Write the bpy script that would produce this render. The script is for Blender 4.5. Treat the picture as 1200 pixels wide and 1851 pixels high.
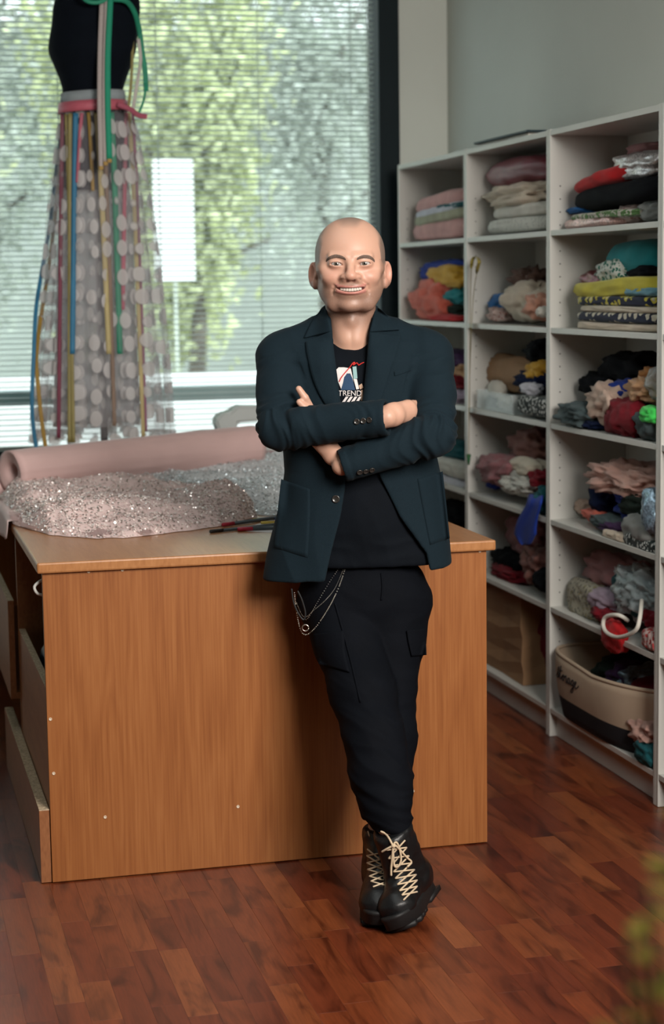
import bpy, bmesh, math, random
import numpy as np
from mathutils import Vector, Matrix, noise
from mathutils.bvhtree import BVHTree

random.seed(7)
rng = np.random.default_rng(7)
for o in list(bpy.data.objects):
    bpy.data.objects.remove(o)
SC = bpy.context.scene
COL = SC.collection

# ------------------------------------------------------------------ camera
FPX, YAW, PITCH, ROLL, CAMH = 3284.47, 0.2478, 0.1253, -0.0141, 1.5341
CF = np.array([math.sin(YAW) * math.cos(PITCH), math.cos(YAW) * math.cos(PITCH), -math.sin(PITCH)])
_r = np.array([math.cos(YAW), -math.sin(YAW), 0.0])
_u = np.cross(_r, CF)
CR = math.cos(ROLL) * _r + math.sin(ROLL) * _u
CU = math.cos(ROLL) * _u - math.sin(ROLL) * _r
CC = np.array([0.0, 0.0, CAMH])
FH = np.array([math.sin(YAW), math.cos(YAW), 0.0])
RH = _r
cam_data = bpy.data.cameras.new('camera')
cam = bpy.data.objects.new('camera', cam_data)
COL.objects.link(cam)
cam_data.sensor_fit = 'VERTICAL'
cam_data.sensor_height = 36.0
cam_data.sensor_width = 36.0 * 1200 / 1851
cam_data.lens = FPX / 1851 * 36.0
cam_data.clip_start = 0.05
cam_data.clip_end = 200
m = Matrix.Identity(4)
for i in range(3):
    m[i][0], m[i][1], m[i][2], m[i][3] = CR[i], CU[i], -CF[i], CC[i]
cam.matrix_world = m
cam_data.dof.use_dof = True
cam_data.dof.focus_distance = 4.42
cam_data.dof.aperture_fstop = 3.6
SC.camera = cam

# ------------------------------------------------------------------ world, lights, exposure
SC.view_settings.view_transform = 'Standard'
SC.view_settings.look = 'None'
SC.view_settings.gamma = 1.0
SC.view_settings.use_curve_mapping = False
SC.view_settings.exposure = 0.0
SC.cycles.use_denoising = True
SC.cycles.max_bounces = 6
SC.cycles.transparent_max_bounces = 18
SC.cycles.caustics_reflective = False
SC.cycles.caustics_refractive = False
world = bpy.data.worlds.new('overcast_sky')
SC.world = world
world.use_nodes = True
_bg = world.node_tree.nodes['Background']
_bg.inputs[0].default_value = (0.88, 0.96, 1.0, 1)
_bg.inputs[1].default_value = 3.1


def area_light(name, loc, target, sx, sy, power, color, spread=180):
    d = bpy.data.lights.new(name, 'AREA')
    d.shape = 'RECTANGLE'
    d.size, d.size_y = sx, sy
    d.energy = power
    d.color = color
    d.spread = math.radians(spread)
    o = bpy.data.objects.new(name, d)
    COL.objects.link(o)
    o.location = loc
    o.rotation_euler = (Vector(target) - Vector(loc)).to_track_quat('-Z', 'Y').to_euler()
    return o


area_light('studio_softbox_light', (1.80, 0.75, 2.62), (1.2, 4.4, 0.95), 1.5, 1.5, 108, (1.0, 0.93, 0.86), 110)
area_light('ceiling_fill_light', (0.3, 3.6, 3.12), (0.3, 3.6, 0), 1.2, 2.4, 17, (0.92, 1.0, 0.98))  # unseen overhead fill, added to lift the room's brightness


# ------------------------------------------------------------------ pixel helpers (image taken as 1200 x 1851)
def ray(px, py):
    return CC, CF + CR * (px - 600) / FPX - CU * (py - 925.5) / FPX


def onx(px, py, x):
    c, d = ray(px, py)
    return Vector(c + d * ((x - c[0]) / d[0]))


def ony(px, py, y):
    c, d = ray(px, py)
    return Vector(c + d * ((y - c[1]) / d[1]))


def onz(px, py, z):
    c, d = ray(px, py)
    return Vector(c + d * ((z - c[2]) / d[2]))


def proj(p):
    d = np.array(p) - CC
    z = d @ CF
    return 600 + FPX * (d @ CR) / z, 925.5 - FPX * (d @ CU) / z, z


# ------------------------------------------------------------------ object helpers
def woff(o):
    v = Vector((0, 0, 0))
    while o is not None:
        v = v + o.location
        o = o.parent
    return v


def link(name, me, mat=None, parent=None):
    o = bpy.data.objects.new(name, me)
    COL.objects.link(o)
    if mat is not None and me is not None and len(me.materials) == 0:
        me.materials.append(mat)
    if parent is not None:
        o.parent = parent
        o.location = -woff(parent)
    return o


def finish(bm, name, smooth=False):
    me = bpy.data.meshes.new(name)
    bmesh.ops.recalc_face_normals(bm, faces=bm.faces)
    bm.to_mesh(me)
    bm.free()
    if smooth:
        me.shade_smooth()
    return me


def obj(name, bm, mat, parent=None, smooth=False):
    return link(name, finish(bm, name, smooth), mat, parent)


def pydata(name, V, F, mat, parent=None, smooth=True):
    me = bpy.data.meshes.new(name)
    me.from_pydata([tuple(map(float, v)) for v in V], [], [tuple(map(int, f)) for f in F])
    me.update()
    if smooth:
        me.shade_smooth()
    return link(name, me, mat, parent)


def empty(name, loc):
    o = bpy.data.objects.new(name, None)
    COL.objects.link(o)
    o.location = loc
    o.empty_display_size = 0.1
    return o


def tag(o, label=None, cat=None, group=None, kind=None):
    if label:
        o['label'] = label
    if cat:
        o['category'] = cat
    if group:
        o['group'] = group
    if kind:
        o['kind'] = kind
    return o


def thing(name, loc, label, cat, group=None):
    return tag(empty(name, loc), label, cat, group)


def box(bm, x0, x1, y0, y1, z0, z1, bevel=0.0):
    vs = [bm.verts.new((x, y, z)) for x in (x0, x1) for y in (y0, y1) for z in (z0, z1)]
    fs = [bm.faces.new([vs[i] for i in q]) for q in ((0, 1, 3, 2), (4, 6, 7, 5), (0, 4, 5, 1), (2, 3, 7, 6), (0, 2, 6, 4), (1, 5, 7, 3))]
    if bevel > 0:
        es = list({e for f in fs for e in f.edges})
        bmesh.ops.bevel(bm, geom=es, offset=bevel, segments=2, affect='EDGES', profile=0.5)
    return vs


def boxobj(name, b, mat, parent=None, bevel=0.0):
    bm = bmesh.new()
    box(bm, *b, bevel=bevel)
    return obj(name, bm, mat, parent)


def loft(rings, closed=True, cap0=True, cap1=True):
    """rings: list of point lists of one length -> V, F"""
    n = len(rings[0])
    V = [p for r in rings for p in r]
    F = []
    for i in range(len(rings) - 1):
        for j in range(n if closed else n - 1):
            k = (j + 1) % n
            F.append((i * n + j, i * n + k, (i + 1) * n + k, (i + 1) * n + j))
    if closed and cap0:
        F.append(tuple(range(n))[::-1])
    if closed and cap1:
        F.append(tuple((len(rings) - 1) * n + j for j in range(n)))
    return V, F


def tube(path, r, n=8, cap=True):
    """path of points, radius number or list -> V, F"""
    P = [Vector(p) for p in path]
    rs = r if isinstance(r, (list, tuple)) else [r] * len(P)
    rings = []
    prev = None
    for i, p in enumerate(P):
        t = (P[min(i + 1, len(P) - 1)] - P[max(i - 1, 0)]).normalized()
        if prev is None:
            a = t.orthogonal().normalized()
        else:
            a = (prev - t * prev.dot(t)).normalized()
        prev = a
        b = t.cross(a)
        rings.append([p + (a * math.cos(k * 2 * math.pi / n) + b * math.sin(k * 2 * math.pi / n)) * rs[i] for k in range(n)])
    return loft(rings, cap0=cap, cap1=cap)


def smooth_path(pts, sub=6):
    P = [Vector(p) for p in pts]
    out = []
    for i in range(len(P) - 1):
        p0, p1, p2, p3 = P[max(i - 1, 0)], P[i], P[i + 1], P[min(i + 2, len(P) - 1)]
        for s in range(sub):
            t = s / sub
            out.append(0.5 * ((2 * p1) + (p2 - p0) * t + (2 * p0 - 5 * p1 + 4 * p2 - p3) * t * t + (3 * p1 - p0 - 3 * p2 + p3) * t ** 3))
    out.append(P[-1])
    return out


def merge(parts):
    V, F = [], []
    for v, f in parts:
        o = len(V)
        V += list(v)
        F += [tuple(i + o for i in q) for q in f]
    return V, F


# ------------------------------------------------------------------ materials
MATS = {}


def nmat(name):
    mt = bpy.data.materials.new(name)
    mt.use_nodes = True
    nt = mt.node_tree
    b = nt.nodes['Principled BSDF']
    MATS[name] = mt
    return mt, nt, b


def N(nt, t, **kw):
    n = nt.nodes.new(t)
    for k, v in kw.items():
        setattr(n, k, v)
    return n


def setin(b, rough=None, spec=None, metal=None, sheen=None, coat=None, trans=None, alpha=None):
    if rough is not None:
        b.inputs['Roughness'].default_value = rough
    if spec is not None:
        b.inputs['Specular IOR Level'].default_value = spec
    if metal is not None:
        b.inputs['Metallic'].default_value = metal
    if sheen is not None:
        b.inputs['Sheen Weight'].default_value = sheen
        b.inputs['Sheen Roughness'].default_value = 0.4
    if coat is not None:
        b.inputs['Coat Weight'].default_value = coat
    if trans is not None:
        b.inputs['Transmission Weight'].default_value = trans
    if alpha is not None:
        b.inputs['Alpha'].default_value = alpha


def ramp(nt, stops):
    r = N(nt, 'ShaderNodeValToRGB')
    e = r.color_ramp.elements
    while len(e) > 1:
        e.remove(e[-1])
    e[0].position, e[0].color = stops[0][0], (*stops[0][1], 1)
    for p, c in stops[1:]:
        x = e.new(p)
        x.color = (*c, 1)
    return r


def bump(nt, b, src, strength, dist=0.002):
    bp = N(nt, 'ShaderNodeBump')
    bp.inputs['Strength'].default_value = strength
    bp.inputs['Distance'].default_value = dist
    nt.links.new(src, bp.inputs['Height'])
    nt.links.new(bp.outputs[0], b.inputs['Normal'])


def plain(name, c, rough=0.5, spec=0.4, metal=0.0, var=0.08, scale=6.0, bumps=0.0, bscale=60.0, **kw):
    """colour with a little cloudy variation and optional fine bump"""
    if name in MATS:
        return MATS[name]
    mt, nt, b = nmat(name)
    tc = N(nt, 'ShaderNodeTexCoord')
    nz = N(nt, 'ShaderNodeTexNoise')
    nz.inputs['Scale'].default_value = scale
    nz.inputs['Detail'].default_value = 4
    nt.links.new(tc.outputs['Object'], nz.inputs['Vector'])
    d = tuple(max(0, x * (1 - var)) for x in c)
    e = tuple(min(1, x * (1 + var)) for x in c)
    r = ramp(nt, [(0.3, d), (0.7, e)])
    nt.links.new(nz.outputs[0], r.inputs[0])
    nt.links.new(r.outputs[0], b.inputs['Base Color'])
    setin(b, rough=rough, spec=spec, metal=metal, **kw)
    if bumps:
        n2 = N(nt, 'ShaderNodeTexNoise')
        n2.inputs['Scale'].default_value = bscale
        n2.inputs['Detail'].default_value = 3
        nt.links.new(tc.outputs['Object'], n2.inputs['Vector'])
        bump(nt, b, n2.outputs[0], bumps)
    return mt


def cloth(name, c, rough=0.85, sheen=0.15, weave=500.0, var=0.12, spec=0.2):
    """woven fabric"""
    if name in MATS:
        return MATS[name]
    mt = plain(name, c, rough=rough, spec=spec, var=var, scale=14, bumps=0.35, bscale=weave)
    lum = sum(c) / 3
    if lum < .03:
        setin(mt.node_tree.nodes['Principled BSDF'], rough=max(rough, .8) if rough > .6 else rough, spec=min(spec, .07) if rough > .6 else spec)
    setin(mt.node_tree.nodes['Principled BSDF'], sheen=sheen * min(1.0, lum * 4))
    return mt


def wood(name, ca, cb, cc, scale=(9, 9, 0.7), rough=0.38, rings=True):
    """laminate with grain running along local z (scale z small)"""
    mt, nt, b = nmat(name)
    tc = N(nt, 'ShaderNodeTexCoord')
    mp = N(nt, 'ShaderNodeMapping')
    mp.inputs['Scale'].default_value = scale
    nt.links.new(tc.outputs['Object'], mp.inputs[0])
    n1 = N(nt, 'ShaderNodeTexNoise')
    n1.inputs['Scale'].default_value = 1.0
    n1.inputs['Detail'].default_value = 3
    n1.inputs['Distortion'].default_value = 0.4
    nt.links.new(mp.outputs[0], n1.inputs['Vector'])
    mul = N(nt, 'ShaderNodeMath', operation='MULTIPLY')
    mul.inputs[1].default_value = 16.0
    nt.links.new(n1.outputs[0], mul.inputs[0])
    fr = N(nt, 'ShaderNodeMath', operation='PINGPONG')
    fr.inputs[1].default_value = 1.0
    nt.links.new(mul.outputs[0], fr.inputs[0])
    mp2 = N(nt, 'ShaderNodeMapping')
    mp2.inputs['Scale'].default_value = tuple(s * k for s, k in zip(scale, (22, 22, 6)))
    nt.links.new(tc.outputs['Object'], mp2.inputs[0])
    n2 = N(nt, 'ShaderNodeTexNoise')
    n2.inputs['Scale'].default_value = 1.0
    n2.inputs['Detail'].default_value = 5
    nt.links.new(mp2.outputs[0], n2.inputs['Vector'])
    mx = N(nt, 'ShaderNodeMix')
    mx.inputs[0].default_value = 0.80
    nt.links.new(fr.outputs[0], mx.inputs[2])
    nt.links.new(n2.outputs[0], mx.inputs[3])
    r = ramp(nt, [(0.25, ca), (0.5, cb), (0.75, cc)])
    nt.links.new(mx.outputs[0], r.inputs[0])
    nt.links.new(r.outputs[0], b.inputs['Base Color'])
    setin(b, rough=rough, spec=0.4)
    bump(nt, b, n2.outputs[0], 0.06, 0.001)
    return mt


M_WHITE = plain('white_melamine', (0.60, 0.60, 0.565), rough=0.42, var=0.03)
M_WALL = plain('painted_plaster', (0.56, 0.585, 0.54), rough=0.9, spec=0.2, var=0.03, scale=2, bumps=0.08, bscale=90)
M_CEIL = plain('white_ceiling_paint', (0.6, 0.6, 0.58), rough=0.95, var=0.02)
M_DARKFRAME = plain('dark_teal_window_paint', (0.004, 0.011, 0.014), spec=0.15, rough=0.6, var=0.1)
M_GREYFRAME = plain('grey_green_window_paint', (0.30, 0.40, 0.40), rough=0.5, var=0.05)
M_BLIND = plain('blind_slat_lacquer', (0.40, 0.48, 0.455), rough=0.45, var=0.04)
M_DESK = wood('desk_laminate', (0.212, 0.069, 0.018), (0.265, 0.094, 0.026), (0.312, 0.121, 0.037))
M_DESKTOP = wood('desktop_laminate', (0.31, 0.13, 0.047), (0.36, 0.16, 0.06), (0.40, 0.185, 0.073), scale=(9, 0.7, 9), rough=0.3)
M_DESKDARK = wood('desk_inner_laminate', (0.20, 0.075, 0.03), (0.25, 0.10, 0.04), (0.29, 0.12, 0.05), scale=(9, 0.7, 9))
M_CHIP = plain('raw_chipboard', (0.42, 0.32, 0.21), rough=0.9, var=0.4, scale=160, bumps=0.5, bscale=220)
M_BLACK = plain('black_rubber', (0.008, 0.009, 0.010), rough=0.5, var=0.1)
M_METAL = plain('brushed_steel', (0.55, 0.55, 0.53), rough=0.3, metal=1.0, var=0.05)
M_SCREW = plain('screw_cap_plastic', (0.62, 0.52, 0.40), rough=0.4)

# glass
mt, nt, b = nmat('window_glass')
nt.nodes.remove(b)
out = nt.nodes['Material Output']
tr = N(nt, 'ShaderNodeBsdfTransparent')
tr.inputs[0].default_value = (0.93, 0.96, 0.95, 1)
gl = N(nt, 'ShaderNodeBsdfDiffuse')
gl.inputs[0].default_value = (0.8, 0.85, 0.85, 1)
mxs = N(nt, 'ShaderNodeMixShader')
mxs.inputs[0].default_value = 0.05
nt.links.new(tr.outputs[0], mxs.inputs[1])
nt.links.new(gl.outputs[0], mxs.inputs[2])
nt.links.new(mxs.outputs[0], out.inputs[0])
M_GLASS = mt

# floor strips: per-object tint, grain and knots along local y
def strip_material(name, island):
    mt, nt, b = nmat(name)
    tc = N(nt, 'ShaderNodeTexCoord')
    if island:
        rnd = N(nt, 'ShaderNodeNewGeometry').outputs['Random Per Island']
    else:
        rnd = N(nt, 'ShaderNodeObjectInfo').outputs['Random']
    cmb = N(nt, 'ShaderNodeCombineXYZ')
    ml = N(nt, 'ShaderNodeMath', operation='MULTIPLY')
    ml.inputs[1].default_value = 37.0
    nt.links.new(rnd, ml.inputs[0])
    nt.links.new(ml.outputs[0], cmb.inputs[0])
    nt.links.new(ml.outputs[0], cmb.inputs[2])
    add = N(nt, 'ShaderNodeVectorMath', operation='ADD')
    nt.links.new(tc.outputs['Object'], add.inputs[0])
    nt.links.new(cmb.outputs[0], add.inputs[1])
    mp = N(nt, 'ShaderNodeMapping')
    mp.inputs['Scale'].default_value = (16, 3.2, 16)
    nt.links.new(add.outputs[0], mp.inputs[0])
    n1 = N(nt, 'ShaderNodeTexNoise')
    n1.inputs['Scale'].default_value = 1.0
    n1.inputs['Detail'].default_value = 4
    n1.inputs['Distortion'].default_value = 1.2
    nt.links.new(mp.outputs[0], n1.inputs['Vector'])
    mp2 = N(nt, 'ShaderNodeMapping')
    mp2.inputs['Scale'].default_value = (260, 14, 260)
    nt.links.new(add.outputs[0], mp2.inputs[0])
    n2 = N(nt, 'ShaderNodeTexNoise')
    n2.inputs['Scale'].default_value = 1.0
    nt.links.new(mp2.outputs[0], n2.inputs['Vector'])
    tint = ramp(nt, [(0.0, (0.105, 0.021, 0.009)), (0.3, (0.140, 0.030, 0.011)), (0.65, (0.165, 0.040, 0.0135)), (1.0, (0.205, 0.060, 0.020))])
    nt.links.new(rnd, tint.inputs[0])
    cloud = ramp(nt, [(0.32, (0.38, 0.30, 0.28)), (0.5, (0.95, 0.92, 0.9)), (0.7, (1.12, 1.08, 1.0))])
    nt.links.new(n1.outputs[0], cloud.inputs[0])
    fine = ramp(nt, [(0.3, (0.82, 0.8, 0.78)), (0.7, (1.1, 1.1, 1.1))])
    nt.links.new(n2.outputs[0], fine.inputs[0])
    m1 = N(nt, 'ShaderNodeMix', data_type='RGBA', blend_type='MULTIPLY')
    m1.inputs[0].default_value = 1
    nt.links.new(tint.outputs[0], m1.inputs[6])
    nt.links.new(cloud.outputs[0], m1.inputs[7])
    m2 = N(nt, 'ShaderNodeMix', data_type='RGBA', blend_type='MULTIPLY')
    m2.inputs[0].default_value = 1
    nt.links.new(m1.outputs[2], m2.inputs[6])
    nt.links.new(fine.outputs[0], m2.inputs[7])
    nt.links.new(m2.outputs[2], b.inputs['Base Color'])
    setin(b, rough=0.33, spec=0.42)
    bump(nt, b, n2.outputs[0], 0.05, 0.0006)
    return mt


M_STRIP = strip_material('cherry_laminate_strip', False)
M_STRIPS = strip_material('cherry_laminate_strips', True)
M_FLOORBASE = plain('floor_underlay', (0.05, 0.016, 0.008), rough=0.7)

# ------------------------------------------------------------------ the room
XL, XR, YF, YB, ZC = -2.6, 2.46, -1.6, 7.60, 3.2
tag(boxobj('floor', (XL - .1, XR + .1, YF - .1, YB + .1, -0.12, -0.0005), M_FLOORBASE), kind='structure')
floor = bpy.data.objects['floor']
tag(boxobj('ceiling', (XL - .1, XR + .1, YF - .1, YB + .25, ZC, ZC + .1), M_CEIL), kind='structure')
tag(boxobj('wall_right', (XR, XR + .1, YF - .1, YB + .25, 0, ZC), M_WALL), kind='structure')
tag(boxobj('wall_left', (XL - .1, XL, YF - .1, YB + .25, 0, ZC), M_WALL), kind='structure')
tag(boxobj('wall_front', (XL, XR, YF - .1, YF, 0, ZC), M_WALL), kind='structure')
WX0, WX1, WZ0, WZ1 = -2.3, 2.243, 0.86, 2.86     # window opening in the back wall
bm = bmesh.new()
for b_ in ((XL, WX0, YB, YB + .24, 0, ZC), (WX1, XR, YB, YB + .24, 0, ZC), (WX0, WX1, YB, YB + .24, 0, WZ0), (WX0, WX1, YB, YB + .24, WZ1, ZC)):
    box(bm, *b_)
bmesh.ops.remove_doubles(bm, verts=bm.verts, dist=1e-5)
tag(obj('wall_back', bm, M_WALL), kind='structure')

# floor strips
SW = 0.0665
LENS = [0.22, 0.28, 0.34, 0.40, 0.47]
strip_me = []
for L in LENS:
    bm = bmesh.new()
    box(bm, -SW / 2 + .0001, SW / 2 - .0001, -L / 2 + .0001, L / 2 - .0001, -0.006, 0)
    bmesh.ops.bevel(bm, geom=[e for e in bm.edges if all(v.co.z > -0.001 for v in e.verts)], offset=0.0003, segments=1, affect='EDGES')
    me = finish(bm, 'floor_strip')
    me.materials.append(M_STRIP)
    strip_me.append(me)
rest = bmesh.new()
DX0, DX1, DY0 = 0.40, 1.59, 4.595
nstrip = 0
x = XL + SW / 2
col = 0
cands = []
while x < XR:
    y = 1.9 + random.random() * 0.4
    while y < YB:
        k = random.randrange(5)
        L = LENS[k]
        cy = y + L / 2
        y += L
        if cy + L / 2 > YB:
            break
        seen = False
        best = 0
        for dy in (-L / 2, 0, L / 2):
            for dx in (-SW / 2, SW / 2):
                a, b2, z = proj((x + dx, cy + dy, 0))
                if z > 0 and -5 < a < 1205 and b2 < 1856:
                    seen = True
        if DX0 - .02 < x < DX1 + .02 and cy - L / 2 > DY0:
            seen = False
        if x > 2.21:
            seen = False
        if x < 0.38 and cy > 6.2:
            seen = False
        cands.append((seen, proj((x, cy, 0))[2], x, cy, k))
    x += SW
vis = sorted([c for c in cands if c[0]], key=lambda c: c[1])
keep = set(id(c) for c in vis[:300])
for c in cands:
    _, _, x, cy, k = c
    if id(c) in keep:
        o = link('floor_strip', strip_me[k], None, floor)
        o.location = (x, cy, 0)
    else:
        L = LENS[k]
        box(rest, x - SW / 2 + .0004, x + SW / 2 - .0004, cy - L / 2 + .0004, cy + L / 2 - .0004, -0.0004, 0)
tag(obj('floor_strips', rest, M_STRIPS, floor), kind='stuff')
print('floor strips visible', len(vis))

# ------------------------------------------------------------------ window, frame, blind
win = tag(empty('window_1', (0, YB, WZ0)), kind='structure')
boxobj('window_post', (2.152, WX1, YB - .012, YB + .16, WZ0, WZ1), M_DARKFRAME, win, .004)
boxobj('window_sill', (WX0, WX1, YB - .06, YB + .2, WZ0 - .04, WZ0 + .005), M_DARKFRAME, win, .004)
boxobj('window_head', (WX0, WX1, YB + .02, YB + .16, WZ1 - .05, WZ1), M_GREYFRAME, win, .004)
boxobj('window_transom', (WX0, 2.152, YB + .06, YB + .15, 1.045, 1.105), M_GREYFRAME, win, .006)
for xm in (-1.2, 0.02):
    boxobj('window_mullion', (xm, xm + .055, YB + .06, YB + .15, WZ0, WZ1), M_GREYFRAME, win, .006)
for xa, xb in ((WX0, -1.2), (-1.145, 0.02), (0.075, 2.152)):
    for za, zb in ((WZ0, 1.045), (1.105, WZ1 - .05)):
        boxobj('window_pane', (xa, xb, YB + .10, YB + .104, za, zb), M_GLASS, win)

YS = YB - .045
blind = thing('venetian_blind', (0.9, YS, WZ1), 'pale green venetian blind with thin horizontal slats covering the window', 'blind')
BX0, BX1 = -2.28, 2.118
bm = bmesh.new()
prof = [(-.0125, -.0012), (-.0065, .0012), (0, .002), (.0065, .0012), (.0125, -.0012)]
th = math.radians(-3)
rings = []
for xx in (BX0, BX1):
    up = [(xx, YS + a * math.cos(th) - b_ * math.sin(th), a * math.sin(th) + b_ * math.cos(th) + .0004) for a, b_ in prof]
    lo = [(xx, p[1], p[2] - .0008) for p in up[::-1]]
    rings.append(up + lo)
V, F = loft(rings)
slat_me = None
z = 0.905
while z < WZ1 - .04:
    if slat_me is None:
        so = pydata('slat', V, F, M_BLIND, blind, smooth=False)
        slat_me = so.data
    else:
        so = link('slat', slat_me, None, blind)
    so.location = so.location + Vector((0, 0, z))
    z += 0.0222
boxobj('bottom_rail', (BX0, BX1, YS - .012, YS + .012, .868, .884), M_BLIND, blind, .003)
boxobj('head_rail', (BX0, BX1, YS - .018, YS + .018, WZ1 - .035, WZ1 - .005), M_BLIND, blind, .003)
for px in (-260, -75, 110, 288, 470, 636):
    x = ony(px, 350, YS).x
    for dy in (-.0135, .0135):
        V, F = tube([(x, YS + dy, .875), (x, YS + dy, WZ1 - .02)], .0011, 5)
        pydata('ladder_cord', V, F, M_BLIND, blind)
x = ony(662, 200, YS).x
V, F = tube([(x, YS - .02, 1.25), (x, YS - .02, WZ1 - .02)], .0022, 6)
pydata('pull_cord', V, F, M_BLIND, blind)

# ------------------------------------------------------------------ outside
M_LEAF = plain('veiled_green_leaves', (0.56, 0.60, 0.35), rough=0.6, var=0.35, scale=1.3, spec=0.2)  # leaf colour paled: the bright veil over the view is put into it
M_LEAF2 = plain('grey_green_leaves', (0.56, 0.60, 0.53), rough=0.7, var=0.3, scale=1.3, spec=0.2)  # greyer leaf colour, lightened for the same veil
M_BARK = plain('grey_bark', (0.13, 0.11, 0.09), rough=0.9, var=0.3)
M_RENDERWALL = plain('pale_house_render', (0.47, 0.50, 0.455), rough=0.9, var=0.06)
M_HOUSEWHITE = plain('white_house_paint', (0.86, 0.86, 0.84), rough=0.7, var=0.02)
M_PAVE = plain('pale_paving', (0.55, 0.56, 0.53), rough=0.9, var=0.08)
tag(boxobj('pavement', (-24, 34, YB + .3, 60, -0.3, -0.2), M_PAVE), kind='structure')


def tree(base, h, crown, n, mat, label, seed):
    R = np.random.default_rng(seed)
    t = thing('broadleaf_tree', base, label, 'tree', 'trees outside the window')
    V, F = tube(smooth_path([base, (base[0] + .1, base[1], h * .35), (base[0] - .05, base[1] + .1, h * .7)], 4), [.13 - .1 * i / 8 for i in range(9)], 8)
    pydata('trunk', V, F, M_BARK, t)
    for k in range(5):
        a = k * 1.3
        s = (base[0], base[1], h * (.3 + .06 * k))
        e = (base[0] + math.cos(a) * crown[0] * .7, base[1] + math.sin(a) * crown[1] * .5, h * (.45 + .09 * k))
        V, F = tube([s, ((s[0] + e[0]) / 2, (s[1] + e[1]) / 2, (s[2] + e[2]) / 2 + .15), e], [.05, .035, .015], 6)
        pydata('branch', V, F, M_BARK, t)
    nc = 26
    cen = R.normal(size=(nc, 3)) * 0.42
    ci = R.integers(0, nc, n)
    P = cen[ci] + R.normal(size=(n, 3)) * 0.17
    P = P * np.array(crown) + np.array([base[0], base[1], h * .62])
    A = R.normal(size=(n, 3)); A /= np.linalg.norm(A, axis=1)[:, None]
    B = np.cross(A, R.normal(size=(n, 3))); B /= np.linalg.norm(B, axis=1)[:, None]
    s = (R.random((n, 1)) * .05 + .05)
    V = np.stack([P - A * s, P + B * s * .55, P + A * s, P - B * s * .55], 1).reshape(-1, 3)
    F = np.arange(n * 4).reshape(-1, 4)
    f = pydata('foliage', V, F, mat, t, smooth=False)
    tag(f, kind='stuff')


tree((-1.6, 17.5, -.2), 5.2, (2.2, .9, 3.0), 16000, M_LEAF, 'bright green leafy tree seen through the left half of the blind', 1)
tree((3.75, 21.5, -.2), 4.6, (1.4, .9, 2.9), 12000, M_LEAF, 'bright green leafy tree seen through the blind above the man', 2)
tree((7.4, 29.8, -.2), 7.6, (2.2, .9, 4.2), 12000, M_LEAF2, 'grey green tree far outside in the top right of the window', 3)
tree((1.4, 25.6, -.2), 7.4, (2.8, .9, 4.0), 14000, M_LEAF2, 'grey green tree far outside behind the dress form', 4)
house = thing('neighbour_house', (2, 33, -.2), 'pale rendered house across the street seen blurred through the blind', 'building')
boxobj('wall', (-9, 10.0, 33, 37, -.2, 6.0), M_RENDERWALL, house)
boxobj('parapet', (-9.1, 10.1, 32.9, 37.1, 6.0, 6.2), M_HOUSEWHITE, house)
a, b_ = ony(276, 288, 14.0), ony(354, 508, 14.0)
sign = thing('white_signboard', (a.x, 14.0, -.2), 'bright white upright panel outside beside the dress form skirt', 'panel')
boxobj('board', (a.x, b_.x, 14.0, 14.05, b_.z, a.z), M_HOUSEWHITE, sign, .01)
boxobj('post', ((a.x + b_.x) / 2 - .012, (a.x + b_.x) / 2 + .012, 14.01, 14.04, -.2, b_.z), M_LEAF2, sign)
tag(boxobj('garden_wall', (-8, 12, 11.2, 11.4, -.2, .98), M_HOUSEWHITE), 'low white garden wall outside seen under the window transom', 'wall')

# ------------------------------------------------------------------ desk
H = 0.843
desk = thing('cutting_table', (1.0, 5.9, 0), 'long orange brown laminate cutting table the man leans against', 'table')
boxobj('tabletop', (0.388, 1.612, 4.578, 7.42, H - .028, H), M_DESKTOP, desk, .005)
boxobj('end_panel', (0.402, 1.590, 4.595, 4.613, .003, H - .028), M_DESK, desk, .0012)
boxobj('back_panel', (0.402, 1.590, 7.36, 7.378, .003, H - .028), M_DESK, desk, .001)
boxobj('side_panel', (1.572, 1.590, 4.613, 7.36, .003, H - .028), M_DESKDARK, desk, .001)
boxobj('divider_panel', (0.400, 1.572, 5.44, 5.458, .003, H - .028), M_DESKDARK, desk, .001)
boxobj('centre_panel', (0.95, .968, 4.613, 5.44, .003, H - .028), M_DESKDARK, desk, .001)
boxobj('bin_front', (0.402, .420, 4.613, 5.44, .12, .515), M_DESKDARK, desk, .0006)
boxobj('bin_front_edge', (0.402, .420, 4.613, 5.44, .515, .517), M_CHIP, desk)
boxobj('bin_floor', (0.420, .95, 4.613, 5.44, .12, .138), M_DESKDARK, desk, .0006)
boxobj('plinth_rail', (0.374, .400, 4.600, 5.80, .003, .195), M_DESKDARK, desk, .0006)
boxobj('plinth_edge', (0.374, .400, 4.600, 5.80, .195, .197), M_CHIP, desk)
boxobj('bin_front', (0.372, .390, 5.458, 7.0, .30, .60), M_DESKDARK, desk, .0006)
boxobj('bin_front_edge', (0.372, .390, 5.458, 7.0, .60, .602), M_CHIP, desk)
boxobj('bin_floor', (0.390, .95, 5.458, 7.0, .30, .318), M_DESKDARK, desk, .0006)
# screw caps and dowel eyelets on the end panel
for px, py in ((160, 1033), (221, 1030), (867, 996), (91, 1300), (97, 1398), (190, 1477), (430, 1458), (746, 1430)):
    c = ony(px, py, 4.595)
    V, F = merge([loft([[(c.x + math.cos(a) * r, 4.595 - d, c.z + math.sin(a) * r) for a in np.linspace(0, 2 * math.pi, 12, endpoint=False)] for r, d in ((.0042, -.001), (.0042, .0016), (.0026, .0018), (.0022, .0003))])])
    pydata('screw_cap', V, F, M_SCREW, desk)
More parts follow.
